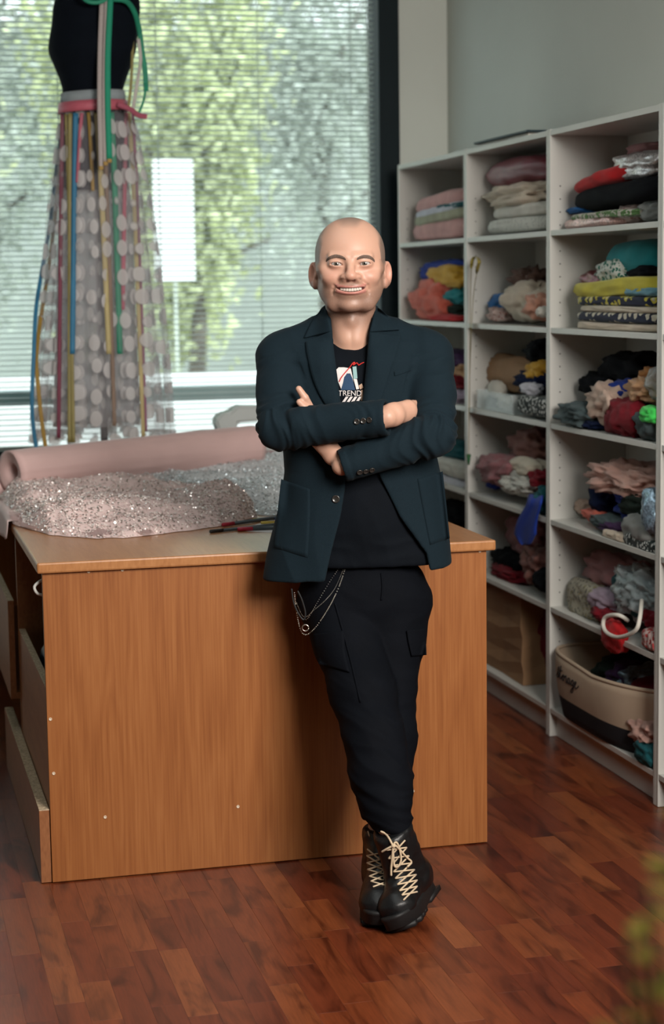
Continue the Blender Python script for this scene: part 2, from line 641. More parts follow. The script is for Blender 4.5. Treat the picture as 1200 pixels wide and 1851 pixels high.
# hook on the desk's inner side
V, F = tube(smooth_path([(0.418, 4.625, .795), (.402, 4.63, .79), (.385, 4.632, .775), (.392, 4.633, .757), (.41, 4.632, .752)], 4), .004, 7)
pydata('cord_hook', V, F, M_WHITE, desk)

# ------------------------------------------------------------------ bookcases
SX = 2.177
SHELVES = (1.695, 1.378, 1.063, .742, .447)
YJ = [3.93, 4.7895, 5.6636, 6.5194, 7.4058]
UL = {3: 'white open bookcase farthest back beside the window', 2: 'white open bookcase in the middle of the row with gold tape hanging in it',
      1: 'white open bookcase nearest the right picture edge, holding the storage basket', 0: 'white bookcase only just entering at the right picture edge'}
for u in range(4):
    ya, yb = YJ[u], YJ[u + 1]
    t = thing('bookcase', (SX, (ya + yb) / 2, 0), UL[u], 'bookcase', 'white bookcases along the right wall')
    T = .0175
    boxobj('side_panel', (SX, XR - .004, ya + .0006, ya + T, 0.001, 2.02), M_WHITE, t, .0015)
    boxobj('side_panel', (SX, XR - .004, yb - T, yb - .0006, 0.001, 2.02), M_WHITE, t, .0015)
    boxobj('top_panel', (SX + .001, XR - .004, ya + T, yb - T, 2.0, 2.018), M_WHITE, t, .001)
    boxobj('back_panel', (XR - .012, XR - .005, ya + T, yb - T, .02, 2.0), M_WHITE, t)
    boxobj('bottom_panel', (SX + .001, XR - .012, ya + T, yb - T, .083, .10), M_WHITE, t, .001)
    boxobj('plinth', (SX + .025, SX + .04, ya + T, yb - T, .001, .083), M_WHITE, t, .001)
    for zs in SHELVES:
        boxobj('shelf', (SX + .002, XR - .012, ya + T, yb - T, zs - .0175, zs), M_WHITE, t, .001)
    bm = bmesh.new()
    for k in range(40):
        zz = .2 + k * .042
        if any(zs - .03 < zz < zs + .012 for zs in SHELVES):
            continue
        for xx in (SX + .035,):
            vs = [bm.verts.new((xx + math.cos(a) * .0025, yb - T - .0004, zz + math.sin(a) * .0025)) for a in np.linspace(0, 2 * math.pi, 8, endpoint=False)]
            bm.faces.new(vs)
    tag(obj('peg_holes', bm, M_BLACK, t), kind='stuff')

# ------------------------------------------------------------------ fabrics on the shelves
def pattern(name, base, spots, scale=60, thr=0.35, rough=0.85, rnd=1.0, second=None):
    """printed cloth: base colour with voronoi motifs"""
    mt, nt, b = nmat(name)
    tc = N(nt, 'ShaderNodeTexCoord')
    vo = N(nt, 'ShaderNodeTexVoronoi')
    vo.inputs['Scale'].default_value = scale
    vo.inputs['Randomness'].default_value = rnd
    nt.links.new(tc.outputs['Object'], vo.inputs['Vector'])
    r = N(nt, 'ShaderNodeValToRGB')
    r.color_ramp.interpolation = 'CONSTANT'
    e = r.color_ramp.elements
    e[0].position, e[0].color = 0, (*spots, 1)
    e[1].position, e[1].color = thr, (*base, 1)
    if second:
        x = e.new(thr * 0.5)
        x.color = (*second, 1)
    nt.links.new(vo.outputs['Distance'], r.inputs[0])
    nt.links.new(r.outputs[0], b.inputs['Base Color'])
    setin(b, rough=rough, spec=0.2, sheen=0.1)
    return mt


def sequin_cloth(name, c, scale=220, metal=0.6, rough=0.3):
    mt, nt, b = nmat(name)
    tc = N(nt, 'ShaderNodeTexCoord')
    vo = N(nt, 'ShaderNodeTexVoronoi')
    vo.inputs['Scale'].default_value = scale
    nt.links.new(tc.outputs['Object'], vo.inputs['Vector'])
    r = ramp(nt, [(0.0, tuple(x * .55 for x in c)), (1.0, tuple(min(1, x * 1.4) for x in c))])
    sp = N(nt, 'ShaderNodeSeparateColor')
    nt.links.new(vo.outputs['Color'], sp.inputs[0])
    nt.links.new(sp.outputs[0], r.inputs[0])
    nt.links.new(r.outputs[0], b.inputs['Base Color'])
    setin(b, rough=rough, metal=metal)
    bump(nt, b, sp.outputs[1], 0.8, 0.004)
    return mt


def clear_plastic(name, c, alpha=0.35):
    mt, nt, b = nmat(name)
    b.inputs['Base Color'].default_value = (*c, 1)
    setin(b, rough=0.18, spec=0.6, alpha=alpha)
    return mt


P_NAVYPRINT = pattern('navy_print_cloth', (0.010, 0.016, 0.042), (0.55, 0.52, 0.42), 26, .34, rnd=.5)
P_LEMON = pattern('navy_lemon_cloth', (0.010, 0.016, 0.042), (0.55, 0.52, 0.40), 30, .40, second=(0.55, 0.48, 0.06))
P_LEAF = pattern('leaf_print_cloth', (0.50, 0.48, 0.42), (0.10, 0.20, 0.07), 55, .52)
P_WGREEN = pattern('white_green_print_cloth', (0.52, 0.55, 0.50), (0.03, 0.14, 0.10), 60, .42)
P_LACE = pattern('white_lace_cloth', (0.55, 0.55, 0.50), (0.38, 0.38, 0.35), 90, .33)
P_BWLACE = pattern('black_white_lace', (0.02, 0.03, 0.03), (0.5, 0.52, 0.5), 70, .40)
P_FLORAL = pattern('gold_floral_pouch', (0.36, 0.34, 0.26), (0.48, 0.38, 0.12), 70, .40, second=(0.10, 0.10, 0.09))
P_PINKFLORAL = pattern('pink_floral_cloth', (0.52, 0.40, 0.37), (0.34, 0.16, 0.14), 50, .30)
P_REDTEXT = pattern('red_white_print', (0.48, 0.36, 0.34), (0.38, 0.05, 0.05), 90, .50)
S_PINK = sequin_cloth('pink_sequin_cloth', (0.55, 0.34, 0.31), 200, .35)
S_SILVER = sequin_cloth('silver_sequin_cloth', (0.55, 0.52, 0.52), 180, .5)
S_BLUE = sequin_cloth('blue_sequin_cloth', (0.25, 0.36, 0.46), 180, .5)
S_MAROON = sequin_cloth('maroon_sequin_cloth', (0.16, 0.02, 0.03), 160, .3)
M_CLEAR = clear_plastic('clear_plastic', (0.75, 0.82, 0.82), .32)
M_BAGPLASTIC = clear_plastic('milky_plastic_bag', (0.62, 0.70, 0.72), .45)


def bounds(u, row):
    T = .0185
    z = ([.10] + list(SHELVES[::-1]))[6 - row] if row <= 6 else .10
    ztop = ([.083] + [s - .0175 for s in SHELVES[::-1]] + [2.0])
    i = 6 - row
    return YJ[u] + T, YJ[u + 1] - T, z, ztop[i + 1]


def rect(bb, X):
    x0, y0, x1, y1 = bb
    xm, ym = (x0 + x1) / 2, (y0 + y1) / 2
    return onx(x1, ym, X).y, onx(x0, ym, X).y, onx(xm, y1, X).z, onx(xm, y0, X).z


def ico(sub):
    bm = bmesh.new()
    bmesh.ops.create_icosphere(bm, subdivisions=sub, radius=1)
    V = np.array([v.co[:] for v in bm.verts])
    F = [tuple(v.index for v in f.verts) for f in bm.faces]
    bm.free()
    return V, F


ICO = {s: ico(s) for s in (3, 4, 5)}


def cube_grid(nx, ny, nz):
    bm = bmesh.new()
    idx = {}
    def vert(i, j, k):
        if (i, j, k) not in idx:
            idx[i, j, k] = bm.verts.new((2 * i / nx - 1, 2 * j / ny - 1, 2 * k / nz - 1))
        return idx[i, j, k]
    for i in range(nx):
        for j in range(ny):
            bm.faces.new([vert(i, j, 0), vert(i, j + 1, 0), vert(i + 1, j + 1, 0), vert(i + 1, j, 0)])
            bm.faces.new([vert(i, j, nz), vert(i + 1, j, nz), vert(i + 1, j + 1, nz), vert(i, j + 1, nz)])
    for i in range(nx):
        for k in range(nz):
            bm.faces.new([vert(i, 0, k), vert(i + 1, 0, k), vert(i + 1, 0, k + 1), vert(i, 0, k + 1)])
            bm.faces.new([vert(i, ny, k), vert(i, ny, k + 1), vert(i + 1, ny, k + 1), vert(i + 1, ny, k)])
    for j in range(ny):
        for k in range(nz):
            bm.faces.new([vert(0, j, k), vert(0, j, k + 1), vert(0, j + 1, k + 1), vert(0, j + 1, k)])
            bm.faces.new([vert(nx, j, k), vert(nx, j + 1, k), vert(nx, j + 1, k + 1), vert(nx, j, k + 1)])
    bm.verts.index_update()
    V = np.array([v.co[:] for v in bm.verts])
    F = [tuple(v.index for v in f.verts) for f in bm.faces]
    bm.free()
    return V, F


CUBE = cube_grid(10, 26, 10)
SEEDN = [0]


def ridge(x):
    return 1 - abs(x) * 2


def heap(u, row, bb, mat, label, xf=.04, depth=.16, amp=.30, freq=2.2, n=2.6, sub=4, name='crumpled_cloth', cat='fabric', over=0.0, flat=True, free=False, aniso=(1, 1, 1)):
    """a crumpled piece of cloth filling the box seen at bb on a shelf"""
    SEEDN[0] += 1
    sd = Vector((SEEDN[0] * 7.31, SEEDN[0] * 3.17, SEEDN[0] * 1.93))
    ya, yb, z0, z1 = rect(bb, SX + xf + .02)
    ly0, ly1, lz0, lz1 = bounds(u, row)
    c = np.array([SX + xf + depth / 2, (ya + yb) / 2, (z0 + z1) / 2])
    rad = np.array([depth / 2, (yb - ya) / 2, (z1 - z0) / 2])
    V, F = ICO[sub]
    W = []
    for p in V:
        q = Vector(p)
        e = (abs(q.x) ** n + abs(q.y) ** n + abs(q.z) ** n) ** (1 / n)
        a = Vector((q.x * aniso[0], q.y * aniso[1], q.z * aniso[2]))
        w = noise.noise_vector(a * 1.1 + sd) * 0.7
        f1 = noise.noise(a * freq + w + sd)
        f2 = noise.noise(a * freq * 2.3 + w * 1.5 + sd * 1.7)
        s = 1 - amp * .35 + amp * (.75 * f1 + .45 * ridge(f2) - .25)
        s = max(.45, min(1.12, s))
        W.append([c[0] + q.x / e * s * rad[0], c[1] + q.y / e * s * rad[1], c[2] + q.z / e * s * rad[2]])
    W = np.array(W)
    if not free:
        W[:, 1] = np.clip(W[:, 1], ly0 + .002, ly1 - .002)
        W[:, 0] = np.minimum(W[:, 0], XR - .016)
        W[:, 2] = np.clip(W[:, 2], lz0 + .0015, lz1 - .004)
    o = pydata(name, W, F, mat)
    return tag(o, label, cat, 'fabrics on the bookcase shelves')


def fold(u, row, bb, mat, label, xf=.02, depth=.22, layers=2, sag=.15, name='folded_cloth', cat='fabric', n=5.0, tilt=0.0):
    """a folded length of cloth lying flat"""
    SEEDN[0] += 1
    sd = Vector((SEEDN[0] * 5.31, SEEDN[0] * 2.17, SEEDN[0] * 4.93))
    ya, yb, z0, z1 = rect(bb, SX + xf)
    ly0, ly1, lz0, lz1 = bounds(u, row)
    c = np.array([SX + xf + depth / 2, (ya + yb) / 2, (z0 + z1) / 2])
    rad = np.array([depth / 2, (yb - ya) / 2, (z1 - z0) / 2])
    V, F = CUBE
    W = []
    for p in V:
        q = Vector(p)
        e = (abs(q.x) ** n + abs(q.y) ** n + abs(q.z) ** n) ** (1 / n)
        q2 = q / e
        g = -.05 * (1 - abs(math.cos(q2.z * math.pi * layers / 2))) ** 3 if abs(q2.z) < .95 else 0
        k = noise.noise(Vector((q2.x * 1.2, q2.y * 1.7, q2.z * .4)) + sd)
        k2 = noise.noise(Vector((q2.x * 3, q2.y * 5, q2.z * 2)) + sd)
        W.append([c[0] + q2.x * rad[0] * (1 + g) + .006 * k2, c[1] + q2.y * rad[1] + .008 * k2 * abs(q2.y), c[2] + q2.z * rad[2] * (1 + .25 * k * sag) + sag * rad[2] * k * .9 + tilt * q2.y * rad[2]])
    W = np.array(W)
    W[:, 1] = np.clip(W[:, 1], ly0 + .002, ly1 - .002)
    W[:, 0] = np.minimum(W[:, 0], XR - .016)
    W[:, 2] = np.clip(W[:, 2], lz0 + .0015, lz1 - .004)
    o = pydata(name, W, F, mat)
    return tag(o, label, cat, 'fabrics on the bookcase shelves')


def C(n, r, g, b, **kw):
    return cloth(n, (r, g, b), **kw)


BLUSH = C('blush_cloth', .55, .29, .27)
DUSTY = C('dusty_pink_cloth', .36, .17, .17)
SKINP = C('pink_beige_cloth', .50, .30, .25)
BEIGE = C('beige_cloth', .50, .37, .30)
CREAM = C('cream_cloth', .56, .47, .37)
OFFW = C('off_white_cloth', .58, .56, .50)
IVORY = C('ivory_cloth', .56, .50, .40)
BLACKC = C('black_wool_cloth', .006, .007, .009)
NAVYC = C('navy_cloth', .008, .014, .045)
ROYAL = C('royal_blue_cloth', .010, .035, .26)
REDC = C('red_cloth', .42, .012, .015)
DRED = C('dark_red_cloth', .17, .008, .016)
MAROON = C('maroon_satin', .15, .008, .022, rough=.45, spec=.5)
MAUVE = C('mauve_cloth', .28, .12, .13)
BROWNP = C('brown_pink_lace', .20, .09, .075)
TEAL = C('teal_cloth', .012, .20, .22)
DTEAL = C('dark_teal_cloth', .010, .085, .10)
SAGE = C('sage_cloth', .33, .32, .22)
LAV = C('lavender_white_cloth', .52, .52, .58)
LILAC = C('lilac_cloth', .36, .28, .36)
YELL = C('yellow_cloth', .52, .46, .05)
MUST = C('mustard_cloth', .55, .30, .03)
CORAL = C('coral_cloth', .58, .13, .09)
BLUEC = C('bright_blue_cloth', .02, .13, .36)
LBLUE = C('pale_blue_cloth', .13, .30, .38)
GREENN = C('neon_green_cloth', .05, .55, .09)
GREYT = C('grey_teal_cloth', .06, .085, .09)
GREYC = C('grey_cloth', .25, .26, .25)
TAN = C('tan_cloth', .50, .29, .16)
ORT = C('orange_tan_cloth', .45, .20, .07)
DGREEN = C('dark_green_cloth', .02, .03, .024)
PURP = C('purple_cloth', .05, .02, .07)
FUR = C('brown_fur', .11, .06, .045, weave=120)
PEACH = C('peach_cloth', .55, .27, .19)
PAPER = plain('kraft_paper', (.30, .17, .085), rough=.8, var=.12, scale=9)
GOLDT = C('gold_tape', .33, .27, .06, rough=.5)

# near bookcase (unit 1), top shelf
fold(1, 1, (1006, 392, 1112, 412), S_PINK, 'pink sequinned folded cloth lying lowest on the top shelf of the near bookcase')
fold(1, 1, (1018, 381, 1142, 396), P_LEAF, 'green leaf printed cloth folded under the black wool cloth', layers=1, depth=.2)
heap(1, 1, (1016, 371, 1076, 386), BLUEC, 'strip of bright blue cloth squeezed under the black wool cloth', depth=.12, amp=.4)
heap(1, 1, (1112, 366, 1152, 404), P_PINKFLORAL, 'rose pink floral cloth bunched on the top shelf of the near bookcase', depth=.12)
heap(1, 1, (1146, 360, 1188, 404), GREYC, 'pale grey bundle beside the rose floral cloth on the top shelf', depth=.14)
fold(1, 1, (1012, 327, 1188, 375), BLACKC, 'thick black wool cloth folded on the top shelf of the near bookcase', layers=1, n=3.2, tilt=-.25, sag=.25, depth=.24)
fold(1, 1, (1016, 305, 1118, 344), REDC, 'bright red folded cloth lying on the black wool', layers=1, n=2.6, tilt=-.4, sag=.5, depth=.18)
heap(1, 1, (1095, 272, 1186, 328), S_SILVER, 'silver sequinned bundle lying on top of the black wool', depth=.17, amp=.25, n=3.4)
heap(1, 1, (1128, 256, 1188, 282), DUSTY, 'dusty pink cloth tucked behind the silver sequinned bundle', xf=.14, depth=.1, amp=.2)
# second shelf
fold(1, 2, (1027, 582, 1188, 600), CREAM, 'cream folded cloth at the bottom of the printed pile', layers=1)
fold(1, 2, (1027, 563, 1188, 585), P_NAVYPRINT, 'navy cloth with cream motifs in the printed pile', layers=1)
fold(1, 2, (1033, 551, 1188, 567), IVORY, 'ivory cloth layer between the two navy printed cloths', layers=1)
fold(1, 2, (1027, 534, 1188, 555), P_LEMON, 'navy cloth with lemon print under the yellow cloth', layers=1)
fold(1, 2, (1118, 517, 1188, 537), LBLUE, 'pale blue folded cloth under the yellow cloth', layers=1, depth=.2)
fold(1, 2, (1020, 503, 1188, 538), YELL, 'yellow folded cloth on the navy printed pile', layers=2, tilt=-.3, sag=.4, depth=.21)
heap(1, 2, (1042, 486, 1102, 524), S_MAROON, 'glittery maroon cloth lying on the yellow cloth', depth=.13, amp=.2)
heap(1, 2, (1122, 478, 1188, 522), BLACKC, 'black lace cloth under the teal bundle', depth=.15, amp=.3)
heap(1, 2, (1080, 432, 1190, 510), TEAL, 'big smooth teal bundle on the second shelf of the near bookcase', xf=.06, depth=.17, amp=.12, freq=1.3)
heap(1, 2, (1071, 470, 1128, 516), P_WGREEN, 'white and green printed cloth bunched in front of the teal bundle', xf=.03, depth=.09, amp=.35)
# third shelf
heap(1, 3, (992, 722, 1062, 778), GREYT, 'dark grey green cloth spilling over the left end of the third shelf', xf=-.03, depth=.18, amp=.45, aniso=(1, .6, 2))
heap(1, 3, (1048, 758, 1086, 778), NAVYC, 'strip of navy cloth under the beige jersey', xf=.0, depth=.1)
heap(1, 3, (1038, 672, 1092, 728), BLACKC, 'small black bundle to the left of the beige jersey', xf=.06, depth=.15, amp=.4)
heap(1, 3, (1072, 633, 1170, 705), BLACKC, 'large black bundle at the back of the third shelf', xf=.09, depth=.15, amp=.35)
heap(1, 3, (1090, 684, 1140, 752), ROYAL, 'royal blue cloth wedged between the beige and tan jerseys', xf=.04, depth=.12, amp=.25)
heap(1, 3, (1046, 690, 1118, 776), BEIGE, 'crumpled beige jersey on the third shelf of the near bookcase', xf=-.005, depth=.14, amp=.5, freq=2.8)
heap(1, 3, (1122, 678, 1182, 732), TAN, 'crumpled tan jersey above the dark red cloth', xf=.01, depth=.12, amp=.5, freq=2.6)
heap(1, 3, (1152, 662, 1184, 702), ORT, 'orange tan cloth at the top right of the third shelf pile', xf=.06, depth=.1, amp=.4)
heap(1, 3, (1168, 660, 1190, 726), M_BAGPLASTIC, 'white plastic wrapped bundle at the right end of the third shelf', xf=.02, depth=.12, amp=.3, cat='bag', name='plastic_bag')
heap(1, 3, (1080, 716, 1156, 796), DRED, 'dark red cloth sliding down the front of the third shelf pile', xf=-.01, depth=.12, amp=.3, aniso=(1, 2, .6))
heap(1, 3, (1142, 738, 1190, 800), GREYT, 'dark cloth in a clear bag at the right of the third shelf', xf=-.01, depth=.12, amp=.3)
heap(1, 3, (1154, 733, 1190, 768), GREENN, 'neon green cloth on the dark bagged cloth', xf=-.02, depth=.08, amp=.3)
# fourth shelf
heap(1, 4, (1032, 902, 1058, 930), BEIGE, 'little beige scrap behind the navy cloth on the fourth shelf', xf=.08, depth=.08)
heap(1, 4, (1056, 862, 1100, 935), NAVYC, 'navy cloth under the pink beige cloth on the fourth shelf', xf=.04, depth=.15)
heap(1, 4, (1048, 920, 1096, 948), CORAL, 'small coral pink scrap on the fourth shelf', xf=.03, depth=.1, amp=.4)
heap(1, 4, (1060, 930, 1116, 960), GREYT, 'grey green cloth under the coral scrap', xf=.015, depth=.12)
heap(1, 4, (1074, 942, 1136, 966), PURP, 'dark purple cloth at the foot of the fourth shelf pile', xf=.01, depth=.1)
heap(1, 4, (1100, 868, 1190, 962), ROYAL, 'royal blue cloth in the middle of the fourth shelf pile', xf=.04, depth=.14, amp=.45, aniso=(1, 1, 2))
heap(1, 4, (1108, 886, 1182, 944), DGREEN, 'dark green strip across the royal blue cloth', xf=.025, depth=.12, amp=.35, aniso=(1, .6, 2))
heap(1, 4, (1038, 836, 1190, 914), SKINP, 'big crumpled pink beige cloth topping the fourth shelf pile', xf=.01, depth=.2, amp=.5, freq=2.4, sub=5)
heap(1, 4, (1114, 928, 1190, 990), GREYC, 'grey jersey bundle at the right of the fourth shelf', xf=-.005, depth=.14, amp=.18)
heap(1, 4, (1158, 876, 1190, 972), S_BLUE, 'blue silver sequinned cloth hanging at the right of the fourth shelf', xf=-.015, depth=.08, amp=.3)
fold(1, 4, (1082, 960, 1130, 980), CREAM, 'flat cream scrap at the front of the fourth shelf', xf=.005, depth=.12, layers=1)
fold(1, 4, (1118, 968, 1190, 1000), P_BWLACE, 'black and white lace strip at the front of the fourth shelf', xf=.005, depth=.1, layers=1, tilt=.2)
# fifth shelf
heap(1, 5, (1042, 1008, 1165, 1080), DUSTY, 'dusty pink tulle heap at the back of the fifth shelf', xf=.07, depth=.15, amp=.45)
heap(1, 5, (1022, 1050, 1088, 1128), P_FLORAL, 'gold and grey floral pouch at the left of the fifth shelf', xf=.03, depth=.09, amp=.2, n=4)
heap(1, 5, (1058, 1064, 1108, 1108), LILAC, 'lilac satin bundle between the floral pouch and the plastic bag', xf=.02, depth=.11, amp=.2)
heap(1, 5, (1064, 1094, 1106, 1126), DRED, 'dark red scrap under the lilac bundle', xf=.01, depth=.1)
heap(1, 5, (1095, 1036, 1180, 1118), DTEAL, 'teal cloth packed inside the milky plastic bag', xf=.035, depth=.12, amp=.3)
heap(1, 5, (1088, 1026, 1190, 1126), M_BAGPLASTIC, 'milky plastic bag of teal cloth on the fifth shelf', xf=.015, depth=.17, amp=.35, freq=3, cat='bag', name='plastic_bag', sub=5)
heap(1, 5, (1086, 1120, 1130, 1180), REDC, 'red cloth hanging over the front of the fifth shelf', xf=-.02, depth=.05, amp=.3, free=True)
heap(1, 5, (1160, 1100, 1190, 1140), DRED, 'red cloth at the right end of the fifth shelf', xf=.02, depth=.1)
fold(1, 5, (1154, 1140, 1190, 1178), P_REDTEXT, 'red and white printed packet at the right of the fifth shelf', xf=0, depth=.09, layers=1)
p = [onx(a, b, SX - .050 * math.sin(math.pi * i / 8) ** .5 + .02) for i, (a, b) in enumerate(((1160, 1085), (1156, 1118), (1148, 1140), (1120, 1152), (1098, 1145), (1090, 1130), (1095, 1115), (1118, 1112), (1135, 1122)))]
V, F = tube(smooth_path(p, 5), .0065, 8)
tag(pydata('bag_handle', V, F, OFFW), 'white looped bag handle hanging at the front of the fifth shelf', 'bag handle')
# bottom shelf, small
heap(1, 6, (1130, 1298, 1186, 1348), SKINP, 'pink beige scrap beside the storage basket', xf=-.005, depth=.11, amp=.5)
heap(1, 6, (1146, 1338, 1186, 1386), DTEAL, 'shiny teal scrap in front of the pink scrap on the bottom shelf', xf=-.012, depth=.07, amp=.3)

# middle bookcase (unit 2)
fold(2, 1, (868, 392, 988, 420), P_LACE, 'white lace cloth folded at the bottom of the top shelf, middle bookcase', layers=2)
fold(2, 1, (874, 366, 988, 396), OFFW, 'off white cloth folded above the white lace', layers=1, n=3.5)
heap(2, 1, (852, 326, 988, 380), CREAM, 'crumpled cream cloth under the maroon bundle', xf=.005, depth=.2, amp=.4, aniso=(1, .7, 1.6))
heap(2, 1, (862, 280, 988, 340), MAROON, 'smooth maroon satin bundle on the top shelf of the middle bookcase', xf=.03, depth=.2, amp=.16, freq=1.4)
heap(2, 2, (912, 480, 976, 545), FUR, 'dark brown furry trim at the back of the second shelf', xf=.08, depth=.12, amp=.5, freq=4)
heap(2, 2, (880, 528, 922, 566), BLUEC, 'bright blue scrap under the beige tulle', xf=.06, depth=.08, amp=.4)
heap(2, 2, (880, 550, 910, 584), P_PINKFLORAL, 'small pink floral scrap at the left of the beige tulle', xf=.04, depth=.1, amp=.4)
heap(2, 2, (894, 505, 988, 584), CREAM, 'beige tulle heap on the second shelf of the middle bookcase', xf=.035, depth=.17, amp=.4)
heap(2, 2, (938, 525, 988, 584), PEACH, 'peach tulle bunched in front of the beige tulle', xf=.01, depth=.12, amp=.45)
heap(2, 2, (972, 553, 989, 575), OFFW, 'little white scrap at the right of the peach tulle', xf=0, depth=.05)
heap(2, 3, (858, 640, 962, 712), PAPER, 'crumpled brown paper behind the clear plastic box', xf=.07, depth=.14, amp=.2, cat='paper', name='kraft_paper')
heap(2, 3, (942, 612, 988, 662), BLACKC, 'black pointed cloth sticking up at the right of the third shelf', xf=.06, depth=.12, amp=.5)
heap(2, 3, (946, 648, 989, 698), MUST, 'mustard cloth at the right of the third shelf', xf=.04, depth=.11, amp=.45)
heap(2, 3, (922, 668, 989, 716), NAVYC, 'dark blue notions heaped over the clear plastic box', xf=.03, depth=.13, amp=.5, freq=3.5)
heap(2, 3, (884, 687, 908, 725), OFFW, 'small white bottle shaped bundle in the clear plastic box', xf=.05, depth=.06, amp=.1)
heap(2, 3, (942, 690, 972, 716), LAV, 'pale scrap lying on the clear plastic box', xf=.012, depth=.06, amp=.3)
fold(2, 3, (928, 716, 989, 752), P_BWLACE, 'stack of dark and white packets right of the clear plastic box', xf=.0, depth=.12, layers=4)
cb = thing('plastic_box', (SX + .1, 6.2, 1.063), 'clear plastic box of notions on the third shelf of the middle bookcase', 'box')
ya, yb, z0, z1 = rect((866, 700, 930, 744), SX + .02)
for nm, b_ in (('box_wall', (SX + .012, SX + .015, ya, yb, 1.065, 1.135)), ('box_wall', (SX + .16, SX + .163, ya, yb, 1.065, 1.135)), ('box_wall', (SX + .015, SX + .16, ya, ya + .003, 1.065, 1.135)), ('box_wall', (SX + .015, SX + .16, yb - .003, yb, 1.065, 1.135)), ('box_base', (SX + .012, SX + .163, ya, yb, 1.0645, 1.067))):
    boxobj(nm, b_, M_CLEAR, cb, .0008)
heap(2, 3, (870, 712, 896, 742), DGREEN, 'dark green spools inside the clear plastic box', xf=.03, depth=.08, amp=.4)
heap(2, 3, (897, 715, 926, 744), P_LACE, 'white lace trims inside the clear plastic box', xf=.03, depth=.08, amp=.4)
heap(2, 4, (906, 772, 989, 846), BROWNP, 'brown pink lace heap filling the back of the fourth shelf', xf=.06, depth=.16, amp=.45)
heap(2, 4, (848, 818, 930, 888), MAUVE, 'mauve cloth spilling forward on the fourth shelf of the middle bookcase', xf=-.01, depth=.17, amp=.45, freq=2.6)
heap(2, 4, (916, 826, 976, 866), IVORY, 'ivory satin fold on top of the white lace heap', xf=.02, depth=.1, amp=.3)
heap(2, 4, (892, 850, 968, 900), P_LACE, 'white lace heap on the fourth shelf of the middle bookcase', xf=.0, depth=.13, amp=.45, freq=3)
heap(2, 4, (882, 866, 902, 884), ROYAL, 'tiny royal blue scrap under the mauve cloth', xf=.03, depth=.05)
heap(2, 4, (952, 846, 989, 892), DRED, 'dark red glittering scrap at the right of the fourth shelf', xf=.015, depth=.1, amp=.5)
heap(2, 4, (964, 878, 990, 934), DTEAL, 'teal cloth at the right end of the fourth shelf, middle bookcase', xf=.0, depth=.1, amp=.3)
heap(2, 5, (900, 930, 988, 1016), MAUVE, 'dark mauve tulle heap at the back of the fifth shelf', xf=.08, depth=.15, amp=.35)
heap(2, 5, (878, 996, 944, 1036), BLACKC, 'black cloth on the fifth shelf behind the table corner', xf=.05, depth=.14)
heap(2, 5, (876, 1024, 940, 1050), DRED, 'red cloth under the black cloth beside the table corner', xf=.02, depth=.12, amp=.4)
heap(2, 5, (934, 984, 986, 1062), BROWNP, 'brown lace bundle on the fifth shelf of the middle bookcase', xf=.01, depth=.13, amp=.45, freq=3)
heap(2, 5, (962, 1026, 990, 1074), BLACKC, 'small black bundle at the right of the brown lace', xf=.0, depth=.1)
# blue cloth hanging over the fourth shelf
bp = [(968, 893), (962, 915), (952, 940), (948, 965), (949, 985)]
wp = [12, 13, 17, 19, 7]
rows = []
for (a, b_), w in zip(smooth_path([(a, b_, 0) for a, b_ in bp], 5)[0::1] and [(v.x, v.y) for v in smooth_path([(a, b_, 0) for a, b_ in bp], 5)], np.interp(np.linspace(0, 4, 21), range(5), wp)):
    k = len(rows) / 20
    rows.append([onx(a + w * t, b_, SX - .012 + .003 * math.sin(t * 4 + k * 3) + (.03 * (1 - min(1, k * 6)))) for t in np.linspace(-1, 1, 11)])
back = [[v + Vector((.006, 0, 0)) for v in r] for r in rows]
V, F = loft([r + b_[::-1] for r, b_ in zip(rows, back)])
tag(pydata('hanging_cloth', V, F, ROYAL), 'royal blue cloth hanging down over the fourth shelf of the middle bookcase', 'fabric')
# bottom of the middle bookcase: paper bag and maroon bag
pb = thing('paper_bag', (SX + .1, 6.1, .10), 'brown kraft paper bag standing on the bottom shelf behind the table', 'bag')
y0_, y1_ = onx(945, 1200, SX + .03).y, 6.46
ht = .33
rg = []
for k in range(9):
    t = k / 8
    zz = .1015 + ht * t
    dx = .03 * t
    rr = .105 - .02 * t
    xs = [SX + .03 + dx * .5, SX + .03 + dx * .5 + .11 - .03 * t]
    lean = .07 * t
    w = .004 * math.sin(k * 2.1)
    rg.append([(xs[0] + w, y0_ + lean, zz), (xs[1], y0_ + lean - w, zz), (xs[1] - .012 - w, (y0_ + y1_) / 2 + lean * .5, zz), (xs[1], y1_, zz), (xs[0] - w, y1_, zz), (xs[0] + .006 - 2 * w, (y0_ + y1_) / 2 + lean * .5, zz)])
V, F = loft(rg, cap1=False)
bag = pydata('bag_body', V, F, PAPER, pb, smooth=False)
bag.modifiers.new('s', 'SOLIDIFY').thickness = .001
V, F = tube(smooth_path([(SX + .05, y0_ + .12, .42), (SX + .04, y0_ + .13, .435), (SX + .04, y0_ + .2, .437), (SX + .05, y0_ + .22, .42)], 4), .003, 6)
pydata('bag_handle', V, F, PAPER, pb)
heap(2, 6, (930, 1085, 990, 1214), MAROON, 'dark maroon bag standing beside the paper bag', xf=.09, depth=.13, amp=.25, cat='bag', name='cloth_bag')

